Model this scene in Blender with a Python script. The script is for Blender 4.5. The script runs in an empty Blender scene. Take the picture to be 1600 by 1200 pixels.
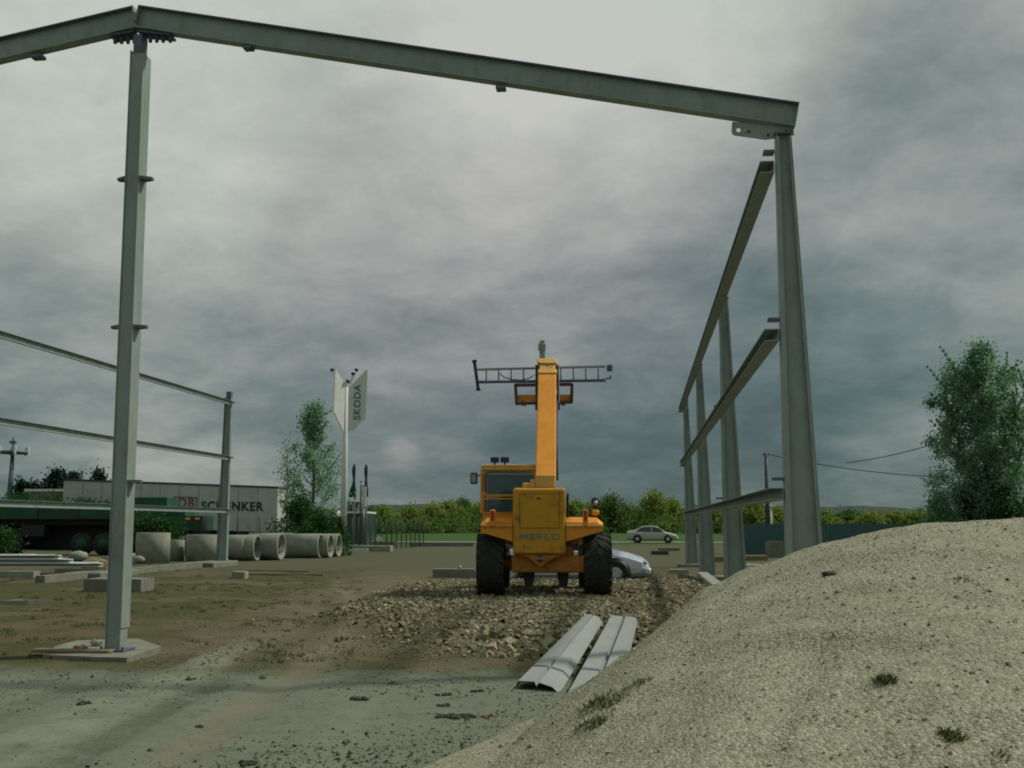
import bpy, math, random
from mathutils import Vector, Matrix, noise as mnoise
R = math.radians
random.seed(7)
S = bpy.context.scene
COL = S.collection

# ------------------------------------------------------------------ camera
F = 1786.0                      # focal length in photo pixels (1600 wide)
PITCH, YAW, EYE = 7.0, 6.34, 1.6
cam_d = bpy.data.cameras.new('camera')
cam_d.sensor_width = 36.0
cam_d.lens = 36.0 * F / 1600.0
cam_d.clip_start = 0.1
cam_d.clip_end = 9000.0
cam = bpy.data.objects.new('camera', cam_d)
COL.objects.link(cam)
cam.location = (0, 0, EYE)
cam.rotation_euler = (R(90 + PITCH), 0, R(YAW))
S.camera = cam
CY, SY = math.cos(R(YAW)), math.sin(R(YAW))
CP, SP = math.cos(R(PITCH)), math.sin(R(PITCH))

def ray(px, py):
    """direction through a photo pixel, (right, forward, up) turned to world"""
    a, c = (px - 800) / F, (600 - py) / F
    fw, up = CP - c * SP, SP + c * CP
    return Vector((a * CY - fw * SY, a * SY + fw * CY, up)), fw
def at(px, py, D):              # at forward distance D
    d, fw = ray(px, py)
    return Vector((0, 0, EYE)) + d * (D / fw)
def atY(px, py, Y):             # on the world plane y = Y
    d, fw = ray(px, py)
    return Vector((0, 0, EYE)) + d * (Y / d.y)
def atX(px, py, X):
    d, fw = ray(px, py)
    return Vector((0, 0, EYE)) + d * (X / d.x)
def gnd(px, py, z=0.0):
    d, fw = ray(px, py)
    return Vector((0, 0, EYE)) + d * ((z - EYE) / d.z)
def c2w(x, y, z=0.0):           # camera-heading frame (right, forward) to world
    return Vector((x * CY - y * SY, x * SY + y * CY, z))
def w2c(x, y):
    return (x * CY + y * SY, -x * SY + y * CY)

# ------------------------------------------------------------------ render look
S.view_settings.view_transform = 'Standard'
S.view_settings.look = 'None'
S.view_settings.exposure = 0.0
S.view_settings.gamma = 1.0
S.cycles.filter_width = 1.9
S.cycles.max_bounces = 6

# ------------------------------------------------------------------ world and sun
SUN_AZ, SUN_EL = 64.0, 50.0     # azimuth clockwise from +Y
sdir = Vector((math.sin(R(SUN_AZ)) * math.cos(R(SUN_EL)), math.cos(R(SUN_AZ)) * math.cos(R(SUN_EL)), math.sin(R(SUN_EL))))
W = bpy.data.worlds.new("World")
S.world = W
W.use_nodes = True
nt = W.node_tree
nt.nodes.clear()
def N(t, kind, **kw):
    n = t.nodes.new(kind)
    for k, v in kw.items():
        setattr(n, k, v)
    return n
def mathn(t, op, a, b=None, clamp=False):
    n = N(t, 'ShaderNodeMath', operation=op, use_clamp=clamp)
    for i, v in enumerate((a, b)):
        if v is None: continue
        if hasattr(v, 'links'): t.links.new(v, n.inputs[i])
        else: n.inputs[i].default_value = v
    return n.outputs[0]
def ramp(t, fac, stops, interp='LINEAR'):
    n = N(t, 'ShaderNodeValToRGB')
    n.color_ramp.interpolation = interp
    e = n.color_ramp.elements
    while len(e) < len(stops): e.new(0.5)
    for el, (p, c) in zip(e, stops):
        el.position = p
        el.color = (c[0], c[1], c[2], 1) if not isinstance(c, (int, float)) else (c, c, c, 1)
    t.links.new(fac, n.inputs[0])
    return n.outputs[0]
def mixc(t, fac, a, b, blend='MIX'):
    n = N(t, 'ShaderNodeMix', data_type='RGBA', blend_type=blend)
    for i, v in ((0, fac), (6, a), (7, b)):
        if hasattr(v, 'links'): t.links.new(v, n.inputs[i])
        elif i == 0: n.inputs[0].default_value = v
        else: n.inputs[i].default_value = (v[0], v[1], v[2], 1)
    return n.outputs[2]

out = N(nt, 'ShaderNodeOutputWorld')
bg = N(nt, 'ShaderNodeBackground')
tc = N(nt, 'ShaderNodeTexCoord')
nrm = N(nt, 'ShaderNodeVectorMath', operation='NORMALIZE')
nt.links.new(tc.outputs['Generated'], nrm.inputs[0])
sep = N(nt, 'ShaderNodeSeparateXYZ')
nt.links.new(nrm.outputs[0], sep.inputs[0])
el = sep.outputs[2]
zc = mathn(nt, 'ADD', mathn(nt, 'MAXIMUM', el, 0.0), 0.30)
cx = mathn(nt, 'DIVIDE', sep.outputs[0], zc)
cyy = mathn(nt, 'DIVIDE', sep.outputs[1], zc)
comb = N(nt, 'ShaderNodeCombineXYZ')
nt.links.new(cx, comb.inputs[0]); nt.links.new(cyy, comb.inputs[1])
def wnoise(scale, detail, rough, dist, off, vec=comb.outputs[0], sc=(1, 1, 1)):
    mp = N(nt, 'ShaderNodeMapping')
    mp.inputs['Location'].default_value = off
    mp.inputs['Scale'].default_value = sc
    nt.links.new(vec, mp.inputs[0])
    n = N(nt, 'ShaderNodeTexNoise')
    n.inputs['Scale'].default_value = scale
    n.inputs['Detail'].default_value = detail
    n.inputs['Roughness'].default_value = rough
    n.inputs['Distortion'].default_value = dist
    nt.links.new(mp.outputs[0], n.inputs['Vector'])
    return n.outputs[0]
n1 = wnoise(1.15, 9, 0.58, 0.10, (3.1, 1.7, 0.4))
n2 = wnoise(4.4, 9, 0.64, 0.25, (8.0, 2.0, 1.0))
n3 = wnoise(5.0, 6, 0.55, 0.3, (1.0, 5.0, 3.0), nrm.outputs[0], (1, 1, 2.0))
# brightness by elevation (the storm bank sits low ahead, the cloud deck thins overhead)
grad = ramp(nt, el, [(0.0, 0.42), (0.03, 0.31), (0.08, 0.29), (0.14, 0.42), (0.22, 0.64), (0.34, 0.77), (0.44, 0.86), (0.62, 0.58)])
v = mathn(nt, 'ADD', grad, mathn(nt, 'MULTIPLY', mathn(nt, 'SUBTRACT', n1, 0.5), 0.85))
v = mathn(nt, 'ADD', v, mathn(nt, 'MULTIPLY', mathn(nt, 'SUBTRACT', n2, 0.5), 0.62))
v = mathn(nt, 'ADD', v, mathn(nt, 'MULTIPLY', mathn(nt, 'SUBTRACT', n3, 0.5), 0.30))
def blob(v, px, py, width, amp):
    d, _ = ray(px, py); d.normalize()
    dp = N(nt, 'ShaderNodeVectorMath', operation='DOT_PRODUCT')
    nt.links.new(nrm.outputs[0], dp.inputs[0]); dp.inputs[1].default_value = d
    m = N(nt, 'ShaderNodeMapRange', interpolation_type='SMOOTHSTEP')
    m.inputs['From Min'].default_value = math.cos(width / F)
    m.inputs['From Max'].default_value = 1.0
    m.inputs['To Min'].default_value = 0.0
    m.inputs['To Max'].default_value = amp
    nt.links.new(dp.outputs['Value'], m.inputs['Value'])
    return mathn(nt, 'ADD', v, m.outputs[0])
for b in [(1080, 720, 520, -0.20), (1440, 300, 330, -0.20), (740, 310, 260, -0.10), (1000, 330, 220, -0.08), (120, 330, 360, 0.06),
          (1500, 480, 330, 0.22), (820, 500, 420, 0.16), (1500, 680, 360, -0.06), (200, 170, 300, 0.08), (760, 200, 160, 0.08), (330, 480, 240, 0.06), (560, 290, 260, -0.05), (1000, 60, 420, 0.10), (130, 690, 260, -0.04), (800, 60, 420, 0.06), (628, 712, 42, 0.13), (560, 745, 60, 0.08), (700, 775, 120, 0.06), (180, 640, 200, 0.08), (1100, 620, 700, -0.06),
          (330, 790, 200, 0.16), (1500, 80, 300, -0.14)]:
    v = blob(v, *b)
v = mathn(nt, 'ADD', v, 0.02, clamp=True)
cloud = ramp(nt, v, [(0.0, (0.058, 0.098, 0.098)), (0.18, (0.092, 0.143, 0.143)), (0.40, (0.178, 0.226, 0.218)),
                     (0.60, (0.310, 0.345, 0.322)), (0.80, (0.44, 0.475, 0.43)), (1.0, (0.56, 0.60, 0.53))])
d_, _ = ray(820, 480); d_.normalize()
dpp = N(nt, 'ShaderNodeVectorMath', operation='DOT_PRODUCT'); nt.links.new(nrm.outputs[0], dpp.inputs[0]); dpp.inputs[1].default_value = d_
mrr = N(nt, 'ShaderNodeMapRange', interpolation_type='SMOOTHSTEP'); mrr.inputs['From Min'].default_value = math.cos(0.30); mrr.inputs['To Max'].default_value = 0.85
nt.links.new(dpp.outputs['Value'], mrr.inputs['Value'])
cloud = mixc(nt, mrr.outputs[0], cloud, mixc(nt, 1.0, cloud, (1.06, 0.97, 1.02), 'MULTIPLY'))   # the faint violet cast of the storm cloud
sky = N(nt, 'ShaderNodeTexSky', sky_type='NISHITA', sun_disc=False)
sky.sun_elevation = R(SUN_EL); sky.sun_rotation = R(SUN_AZ)
skys = N(nt, 'ShaderNodeVectorMath', operation='SCALE'); skys.inputs['Scale'].default_value = 0.06
nt.links.new(sky.outputs[0], skys.inputs[0])
final = mixc(nt, 0.93, skys.outputs[0], cloud)
nt.links.new(final, bg.inputs[0]); bg.inputs[1].default_value = 1.0
nt.links.new(bg.outputs[0], out.inputs[0])

sun_d = bpy.data.lights.new('sun', 'SUN')
sun_d.energy = 3.0; sun_d.angle = R(4); sun_d.color = (1.0, 0.94, 0.82)
sun = bpy.data.objects.new('sun', sun_d); COL.objects.link(sun)
sun.rotation_euler = sdir.to_track_quat('Z', 'Y').to_euler()
sun.location = (0, 0, 30)

# ------------------------------------------------------------------ materials
def material(name):
    m = bpy.data.materials.new(name); m.use_nodes = True
    t = m.node_tree
    return m, t, t.nodes['Principled BSDF']
def tex(t, scale, detail=5, rough=0.6, off=(0, 0, 0), sc=(1, 1, 1), coord='Object', dist=0.0, kind='noise'):
    c = N(t, 'ShaderNodeTexCoord'); mp = N(t, 'ShaderNodeMapping')
    mp.inputs['Location'].default_value = off; mp.inputs['Scale'].default_value = sc
    t.links.new(c.outputs[coord], mp.inputs[0])
    if kind == 'noise':
        n = N(t, 'ShaderNodeTexNoise')
        n.inputs['Detail'].default_value = detail; n.inputs['Roughness'].default_value = rough
        n.inputs['Distortion'].default_value = dist
    else:
        n = N(t, 'ShaderNodeTexVoronoi', feature=kind)
    n.inputs['Scale'].default_value = scale
    t.links.new(mp.outputs[0], n.inputs['Vector'])
    return n
def bump(t, h, bs, strength=0.4, dist=0.02):
    b = N(t, 'ShaderNodeBump'); b.inputs['Strength'].default_value = strength; b.inputs['Distance'].default_value = dist
    t.links.new(h, b.inputs['Height']); t.links.new(b.outputs[0], bs.inputs['Normal'])
def mat(name, c, rough=0.6, metal=0.0, var=0.25, scale=3.0, dirt=None, bmp=0.0, sc=(1, 1, 1), spec=0.3):
    m, t, bs = material(name)
    n = tex(t, scale, 6, 0.65, sc=sc)
    lo = tuple(x * (1 - var) for x in c); hi = tuple(min(1, x * (1 + var)) for x in c)
    col = ramp(t, n.outputs[0], [(0.3, lo), (0.7, hi)])
    if dirt:
        n2 = tex(t, scale * 2.7, 7, 0.7, off=(3, 1, 7), sc=sc)
        f = ramp(t, n2.outputs[0], [(0.52, 0.0), (0.68, dirt[3])])
        col = mixc(t, f, col, dirt[:3])
    t.links.new(col, bs.inputs['Base Color'])
    bs.inputs['Roughness'].default_value = rough
    bs.inputs['Metallic'].default_value = metal
    bs.inputs['Specular IOR Level'].default_value = spec
    if bmp:
        n3 = tex(t, scale * 8, 4, 0.6)
        bump(t, n3.outputs[0], bs, bmp, 0.01)
    return m
M = {}
M['steel'] = mat('galvanised_steel', (0.235, 0.295, 0.27), 0.55, 0.1, 0.14, 2.2, (0.14, 0.16, 0.12, 0.5), sc=(1, 1, 0.5))
M['steel_primer'] = mat('primed_steel_edge', (0.10, 0.125, 0.16), 0.6, 0.2, 0.2, 4)
M['steel_dark'] = mat('dark_steel', (0.055, 0.065, 0.085), 0.6, 0.2, 0.25, 4)
M['bright_steel'] = mat('zinc_sheet', (0.29, 0.325, 0.31), 0.45, 0.2, 0.12, 1.6, (0.32, 0.33, 0.27, 0.5))
M['concrete'] = mat('concrete', (0.17, 0.18, 0.145), 0.9, 0, 0.25, 2.5, (0.12, 0.13, 0.09, 0.7), 0.5)
M['concrete_pale'] = mat('pale_concrete', (0.25, 0.265, 0.215), 0.9, 0, 0.2, 2.5, (0.17, 0.19, 0.14, 0.7), 0.4)
M['orange'] = mat('orange_paint', (0.68, 0.28, 0.03), 0.42, 0, 0.10, 2.0, (0.30, 0.14, 0.03, 0.45))
M['orange_shaded'] = mat('shaded_orange_paint', (0.50, 0.26, 0.014), 0.45, 0, 0.12, 2.2, (0.17, 0.11, 0.045, 0.8))  # the orange paint darkened: shade on the rear faces put into the colour
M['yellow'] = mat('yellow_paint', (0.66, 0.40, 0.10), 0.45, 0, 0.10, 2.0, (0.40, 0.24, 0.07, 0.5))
M['orange_dirty'] = mat('dirty_orange_paint', (0.36, 0.15, 0.02), 0.65, 0, 0.2, 3.0, (0.10, 0.07, 0.03, 0.8))
M['rust_red'] = mat('red_brown_paint', (0.14, 0.05, 0.05), 0.6, 0, 0.2, 4)
M['rubber'] = mat('rubber', (0.022, 0.026, 0.02), 0.85, 0, 0.3, 6, (0.07, 0.065, 0.045, 0.7))
M['black'] = mat('black_plastic', (0.018, 0.02, 0.026), 0.5, 0, 0.2, 5)
M['navy'] = mat('dark_blue_plastic', (0.02, 0.03, 0.10), 0.5, 0, 0.2, 5)
M['white'] = mat('white_paint', (0.62, 0.65, 0.61), 0.5, 0, 0.06, 1.0, (0.42, 0.45, 0.40, 0.5))
M['trailer_white'] = mat('trailer_sheet', (0.42, 0.48, 0.44), 0.55, 0, 0.07, 0.6, (0.27, 0.32, 0.27, 0.6))
M['teal_text'] = mat('teal_lettering', (0.03, 0.20, 0.26), 0.5, 0, 0.1, 5)
M['dark_text'] = mat('dark_lettering', (0.012, 0.03, 0.05), 0.5, 0, 0.1, 5)
M['red_text'] = mat('red_lettering', (0.17, 0.06, 0.085), 0.5, 0, 0.1, 5)
M['green_sheet'] = mat('green_tarpaulin', (0.015, 0.085, 0.045), 0.7, 0, 0.35, 0.8)
M['green_paint'] = mat('dark_green_paint', (0.018, 0.055, 0.035), 0.6, 0, 0.2, 4)
M['blue_fence'] = mat('blue_green_sheet', (0.05, 0.115, 0.115), 0.5, 0.1, 0.12, 2)
M['silver'] = mat('silver_car_paint', (0.60, 0.64, 0.74), 0.22, 0.45, 0.03, 1, spec=0.6)
M['beige_car'] = mat('champagne_car_paint', (0.42, 0.42, 0.36), 0.3, 0.4, 0.03, 1, spec=0.6)
M['rim'] = mat('wheel_rim', (0.35, 0.37, 0.38), 0.4, 0.5, 0.1, 4)
M['amber'] = mat('amber_lens', (0.75, 0.30, 0.06), 0.3, 0, 0.1, 8)
M['red_lens'] = mat('red_lens', (0.45, 0.03, 0.02), 0.3, 0, 0.1, 8)
M['tan_wood'] = mat('weathered_timber', (0.20, 0.17, 0.095), 0.85, 0, 0.3, 5, sc=(0.3, 3, 3))
M['brick'] = mat('orange_brick', (0.22, 0.085, 0.035), 0.9, 0, 0.25, 9, None, 0.5)
M['clod'] = mat('dark_earth', (0.055, 0.06, 0.035), 0.95, 0, 0.4, 9, None, 0.8)
M['bark'] = mat('bark', (0.075, 0.07, 0.05), 0.9, 0, 0.4, 6, None, 0.6, (1, 1, 0.3))
M['glass_far'] = mat('facade_glass', (0.03, 0.05, 0.07), 0.2, 0, 0.2, 2, spec=0.6)
M['red_shirt'] = mat('red_seat', (0.30, 0.03, 0.02), 0.8, 0, 0.2, 4)
M['flag'] = mat('dark_flag_cloth', (0.025, 0.055, 0.075), 0.85, 0, 0.35, 2)
M['hill'] = mat('wooded_hill', (0.022, 0.040, 0.042), 1.0, 0, 0.35, 0.012)
M['road'] = mat('pale_road', (0.22, 0.235, 0.19), 0.9, 0, 0.15, 0.3)
def glass(name, c, alpha):
    m, t, bs = material(name)
    bs.inputs['Base Color'].default_value = (*c, 1); bs.inputs['Roughness'].default_value = 0.06
    bs.inputs['Specular IOR Level'].default_value = 0.8
    bs.inputs['Alpha'].default_value = alpha
    return m
M['glass'] = glass('tinted_glass', (0.02, 0.075, 0.08), 0.5)
M['car_glass'] = glass('car_glass', (0.01, 0.02, 0.025), 0.93)
def leafmat(name, dark, light, trans=0.25):
    m, t, bs = material(name)
    g = N(t, 'ShaderNodeNewGeometry')
    n = tex(t, 0.9, 4, 0.6)
    f = mathn(t, 'ADD', mathn(t, 'MULTIPLY', g.outputs['Random Per Island'], 0.6), mathn(t, 'MULTIPLY', n.outputs[0], 0.5), clamp=True)
    col = ramp(t, f, [(0.15, dark), (0.85, light)])
    t.links.new(col, bs.inputs['Base Color'])
    bs.inputs['Roughness'].default_value = 0.75; bs.inputs['Specular IOR Level'].default_value = 0.15
    tr = N(t, 'ShaderNodeBsdfTranslucent'); t.links.new(col, tr.inputs[0])
    mx = N(t, 'ShaderNodeMixShader'); mx.inputs[0].default_value = trans
    t.links.new(bs.outputs[0], mx.inputs[1]); t.links.new(tr.outputs[0], mx.inputs[2])
    t.links.new(mx.outputs[0], t.nodes['Material Output'].inputs[0])
    return m
M['leaf'] = leafmat('fresh_leaf', (0.09, 0.21, 0.12), (0.27, 0.44, 0.25), 0.6)
M['leaf_dark'] = leafmat('dark_leaf', (0.010, 0.040, 0.010), (0.045, 0.13, 0.03), 0.25)
M['leaf_pale'] = leafmat('spring_leaf', (0.10, 0.18, 0.03), (0.25, 0.33, 0.08), 0.5)
M['leaf_mid'] = leafmat('hedge_leaf', (0.04, 0.10, 0.025), (0.12, 0.21, 0.05), 0.4)
M['needle'] = leafmat('conifer_needle', (0.006, 0.022, 0.02), (0.02, 0.05, 0.03), 0.1)
M['grass'] = leafmat('weed_blade', (0.04, 0.065, 0.02), (0.12, 0.14, 0.05), .4)

# ------------------------------------------------------------------ mesh builder and object helpers
class MB:
    def __init__(s): s.v, s.f, s.sm = [], [], []
    def add(s, vs, fs, smooth=False):
        o = len(s.v); s.v += [tuple(p) for p in vs]
        for f in fs: s.f.append(tuple(o + i for i in f)); s.sm.append(smooth)
        return s
    def hexa(s, p, smooth=False):     # 8 corners: bottom 4 ccw, top 4 ccw
        return s.add(p, [(0, 3, 2, 1), (4, 5, 6, 7), (0, 1, 5, 4), (1, 2, 6, 5), (2, 3, 7, 6), (3, 0, 4, 7)], smooth)
    def box(s, x0, x1, y0, y1, z0, z1, mt=None):
        p = [Vector(q) for q in ((x0, y0, z0), (x1, y0, z0), (x1, y1, z0), (x0, y1, z0), (x0, y0, z1), (x1, y0, z1), (x1, y1, z1), (x0, y1, z1))]
        if mt is not None: p = [mt @ q for q in p]
        return s.hexa(p)
    def bbox(s, x0, x1, y0, y1, z0, z1, b=0.02, mt=None):   # box with chamfered edges
        xs, ys, zs = (x0, x1), (y0, y1), (z0, z1)
        vs, idx = [], {}
        def put(key, p):
            idx[key] = len(vs); vs.append(mt @ Vector(p) if mt is not None else Vector(p))
        for i in (0, 1):
            for j in (0, 1):
                for k in (0, 1):
                    X, Y, Z = xs[i], ys[j], zs[k]
                    dx, dy, dz = (b if i == 0 else -b), (b if j == 0 else -b), (b if k == 0 else -b)
                    put((i, j, k, 0), (X, Y + dy, Z + dz)); put((i, j, k, 1), (X + dx, Y, Z + dz)); put((i, j, k, 2), (X + dx, Y + dy, Z))
        fs = []
        for i in (0, 1):
            q = [(i, 0, 0, 0), (i, 1, 0, 0), (i, 1, 1, 0), (i, 0, 1, 0)]; fs.append([idx[a] for a in (q if i else q[::-1])])
            q = [(0, i, 0, 1), (1, i, 0, 1), (1, i, 1, 1), (0, i, 1, 1)]; fs.append([idx[a] for a in (q[::-1] if i else q)])
            q = [(0, 0, i, 2), (1, 0, i, 2), (1, 1, i, 2), (0, 1, i, 2)]; fs.append([idx[a] for a in (q if i else q[::-1])])
        for a in (0, 1):
            for c in (0, 1):
                fs.append([idx[(0, a, c, 1)], idx[(1, a, c, 1)], idx[(1, a, c, 2)], idx[(0, a, c, 2)]])
                fs.append([idx[(a, 0, c, 0)], idx[(a, 1, c, 0)], idx[(a, 1, c, 2)], idx[(a, 0, c, 2)]])
                fs.append([idx[(a, c, 0, 0)], idx[(a, c, 1, 0)], idx[(a, c, 1, 1)], idx[(a, c, 0, 1)]])
        for i in (0, 1):
            for j in (0, 1):
                for k in (0, 1):
                    fs.append([idx[(i, j, k, 0)], idx[(i, j, k, 1)], idx[(i, j, k, 2)]])
        return s.add(vs, fs)
    def prism(s, poly, ext, smooth=False):       # polygon (list of Vector) extruded by vector
        n = len(poly); ext = Vector(ext)
        vs = [Vector(p) for p in poly] + [Vector(p) + ext for p in poly]
        fs = [tuple(range(n))[::-1], tuple(range(n, 2 * n))] + [(i, (i + 1) % n, n + (i + 1) % n, n + i) for i in range(n)]
        return s.add(vs, fs, smooth)
    def loft(s, rings, cap=True, smooth=False, closed=True):
        n = len(rings[0]); vs = [p for r in rings for p in r]; fs = []
        for k in range(len(rings) - 1):
            for i in range(n if closed else n - 1):
                a, b = k * n + i, k * n + (i + 1) % n
                fs.append((a, b, b + n, a + n))
        if cap: fs += [tuple(range(n))[::-1], tuple(range((len(rings) - 1) * n, len(rings) * n))]
        return s.add(vs, fs, smooth)
    def tube(s, pts, r, n=8, cap=True, smooth=True):
        pts = [Vector(p) for p in pts]
        if isinstance(r, (int, float)): r = [r] * len(pts)
        rings = []
        for i, p in enumerate(pts):
            d = (pts[min(i + 1, len(pts) - 1)] - pts[max(i - 1, 0)])
            d = d.normalized() if d.length > 1e-6 else Vector((0, 0, 1))
            u = d.cross(Vector((0, 0, 1)) if abs(d.z) < 0.9 else Vector((1, 0, 0))).normalized(); w = d.cross(u)
            rings.append([p + (u * math.cos(a) + w * math.sin(a)) * r[i] for a in [2 * math.pi * k / n for k in range(n)]])
        return s.loft(rings, cap, smooth)
    def bar(s, a, b, w, h, up=(0, 0, 1)):        # rectangular bar
        a, b = Vector(a), Vector(b); d = (b - a).normalized(); u = d.cross(Vector(up)).normalized(); v2 = u.cross(d)
        rr = lambda p: [p - u * w / 2 - v2 * h / 2, p + u * w / 2 - v2 * h / 2, p + u * w / 2 + v2 * h / 2, p - u * w / 2 + v2 * h / 2]
        return s.loft([rr(a), rr(b)])
    def lathe(s, prof, n=24, axis='z', c=(0, 0, 0), smooth=True):   # closed profile (r, h)
        c = Vector(c); rings = []
        for k in range(n + 1):
            a = 2 * math.pi * k / n
            ring = []
            for r, h in prof:
                p = {'z': (r * math.cos(a), r * math.sin(a), h), 'x': (h, r * math.cos(a), r * math.sin(a)), 'y': (r * math.cos(a), h, r * math.sin(a))}[axis]
                ring.append(c + Vector(p))
            rings.append(ring)
        return s.loft(rings, False, smooth)
    def sphere(s, c, r, n=8, m=6, sq=(1, 1, 1), jit=0.0, rnd=random):
        vs, fs = [], []
        for j in range(m + 1):
            for i in range(n):
                t, p = math.pi * j / m, 2 * math.pi * i / n
                k = r * (1 + (rnd.random() - 0.5) * jit)
                vs.append((c[0] + k * sq[0] * math.sin(t) * math.cos(p), c[1] + k * sq[1] * math.sin(t) * math.sin(p), c[2] + k * sq[2] * math.cos(t)))
        for j in range(m):
            for i in range(n):
                fs.append((j * n + i, (j + 1) * n + i, (j + 1) * n + (i + 1) % n, j * n + (i + 1) % n))
        return s.add(vs, fs, jit == 0)
    def build(s, name, m, parent=None, world=False):
        vs = s.v
        if world and parent is not None:
            root = parent
            while root.parent: root = root.parent
            L = root.location; vs = [(p[0] - L.x, p[1] - L.y, p[2] - L.z) for p in vs]
        me = bpy.data.meshes.new(name); me.from_pydata(vs, [], s.f)
        me.polygons.foreach_set('use_smooth', s.sm)
        me.materials.append(M[m] if isinstance(m, str) else m)
        me.update()
        o = bpy.data.objects.new(name, me); COL.objects.link(o)
        if parent is not None: o.parent = parent
        return o
def tag(o, label=None, cat=None, group=None, kind=None):
    if label: o['label'] = label
    if cat: o['category'] = cat
    if group: o['group'] = group
    if kind: o['kind'] = kind
    return o
def thing(name, loc, label, cat, rz=0.0, group=None):
    o = bpy.data.objects.new(name, None); COL.objects.link(o)
    o.location = loc; o.rotation_euler = (0, 0, rz); o.empty_display_size = 0.3
    return tag(o, label, cat, group)
def single(name, mb, m, base, label, cat, group=None):        # a thing that is one mesh, origin at its base
    base = Vector(base)
    mb.v = [(p[0] - base.x, p[1] - base.y, p[2] - base.z) for p in mb.v]
    o = mb.build(name, m); o.location = base
    return tag(o, label, cat, group)
def copy_tree(o, parent=None):
    kids = list(o.children)
    c = o.copy(); COL.objects.link(c); c.parent = parent
    for k in kids: copy_tree(k, c)
    return c
def text(name, body, size, m, parent, mt, ext=0.004, bold=0.0, xs=1.0, center=True):
    cu = bpy.data.curves.new(name, 'FONT'); cu.body = body; cu.size = size; cu.extrude = ext; cu.offset = bold
    cu.align_x = 'CENTER' if center else 'LEFT'; cu.align_y = 'CENTER'; cu.space_character = 1.12
    tmp = bpy.data.objects.new(name, cu); COL.objects.link(tmp)
    bpy.context.view_layer.update()
    me = bpy.data.meshes.new_from_object(tmp.evaluated_get(bpy.context.evaluated_depsgraph_get()))
    bpy.data.objects.remove(tmp); 
    me.transform(mt @ Matrix.Diagonal((xs, 1, 1, 1)))
    me.materials.clear(); me.materials.append(M[m]); me.name = name
    o = bpy.data.objects.new(name, me); COL.objects.link(o); o.parent = parent
    return o
def sstep(a, b, x):
    t = max(0.0, min(1.0, (x - a) / (b - a))); return t * t * (3 - 2 * t)
def nz(x, y, s, o=0.0): return mnoise.noise(Vector((x * s + o, y * s - o, o * 0.7)))
def lerp_tab(tab, x):
    if x <= tab[0][0]: return tab[0][1]
    for (a, va), (b, vb) in zip(tab, tab[1:]):
        if x <= b: return va + (vb - va) * (x - a) / (b - a)
    return tab[-1][1]

# ------------------------------------------------------------------ ground
def bed(cx_, cy_):              # how far inside the raised rubble bed (0..1), camera-heading frame
    wob = 0.5 * nz(cx_, cy_, 0.6, 3.0)
    left = lerp_tab([(11, 0.3), (13, -1.1), (16, -2.2), (20, -3.6), (25, -3.6), (29, -2.3), (33, -1.0)], cy_)
    a = sstep(0, 1.2, cx_ - left + wob)
    b = sstep(12.3, 16.8, cy_ + wob) * (1 - sstep(29.5, 34, cy_ + wob))
    c = 1 - sstep(3.9, 5.3, cx_ + wob)
    return a * b * c
def gz(x, y):
    cx_, cy_ = w2c(x, y)
    near = 1 - sstep(45, 70, math.hypot(x, y))
    z = near * (0.035 * nz(x, y, 0.35) + 0.018 * nz(x, y, 1.4, 5) + 0.006 * nz(x, y, 5.0, 9))
    z += 0.25 * bed(cx_, cy_)
    for xc in (-3.0, -4.35, -2.35):       # wheel ruts running past the ridge post
        xc += -3.2 * sstep(16, 40, cy_)
        z -= 0.035 * math.exp(-((cx_ - xc) / 0.24) ** 2) * near
    return z
def axis(lo, hi, fine, far, k=1.09):
    xs = [lo]
    while xs[-1] < hi: xs.append(xs[-1] + fine)
    s = fine
    a = [xs[-1]]
    while a[-1] < far: s *= k; a.append(a[-1] + s)
    s = fine; b = [lo]
    while b[-1] > -far: s *= k; b.append(b[-1] - s)
    return b[:0:-1] + xs + a[1:]
gx, gy = axis(-9, 4, 0.11, 3500), axis(6.5, 30, 0.11, 3500)
gb = MB(); nxg = len(gx)
gb.v = [(x, y, gz(x, y)) for y in gy for x in gx]
gb.f = [(j * nxg + i, j * nxg + i + 1, (j + 1) * nxg + i + 1, (j + 1) * nxg + i) for j in range(len(gy) - 1) for i in range(nxg - 1)]
gb.sm = [True] * len(gb.f)
m, t, bs = material('ground_earth')
geo = N(t, 'ShaderNodeNewGeometry')
rot = N(t, 'ShaderNodeVectorRotate', rotation_type='Z_AXIS'); rot.inputs['Angle'].default_value = R(-YAW)
t.links.new(geo.outputs['Position'], rot.inputs['Vector'])
sp = N(t, 'ShaderNodeSeparateXYZ'); t.links.new(rot.outputs[0], sp.inputs[0])
X_, Y_ = sp.outputs[0], sp.outputs[1]
def ptex(scale, detail=6, rough=0.62, sc=(1, 1, 1), dist=0.0, kind=None):
    mp = N(t, 'ShaderNodeMapping'); mp.inputs['Scale'].default_value = sc
    t.links.new(rot.outputs[0], mp.inputs[0])
    if kind:
        n = N(t, 'ShaderNodeTexVoronoi', feature=kind)
    else:
        n = N(t, 'ShaderNodeTexNoise'); n.inputs['Detail'].default_value = detail; n.inputs['Roughness'].default_value = rough; n.inputs['Distortion'].default_value = dist
    n.inputs['Scale'].default_value = scale; t.links.new(mp.outputs[0], n.inputs['Vector'])
    return n.outputs[0]
def rng(v, a, b, c=0.0, d=1.0):
    m_ = N(t, 'ShaderNodeMapRange', interpolation_type='SMOOTHSTEP')
    for i, q in zip(('From Min', 'From Max', 'To Min', 'To Max'), (a, b, c, d)): m_.inputs[i].default_value = q
    if hasattr(v, 'links'): t.links.new(v, m_.inputs['Value'])
    return m_.outputs[0]
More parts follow.
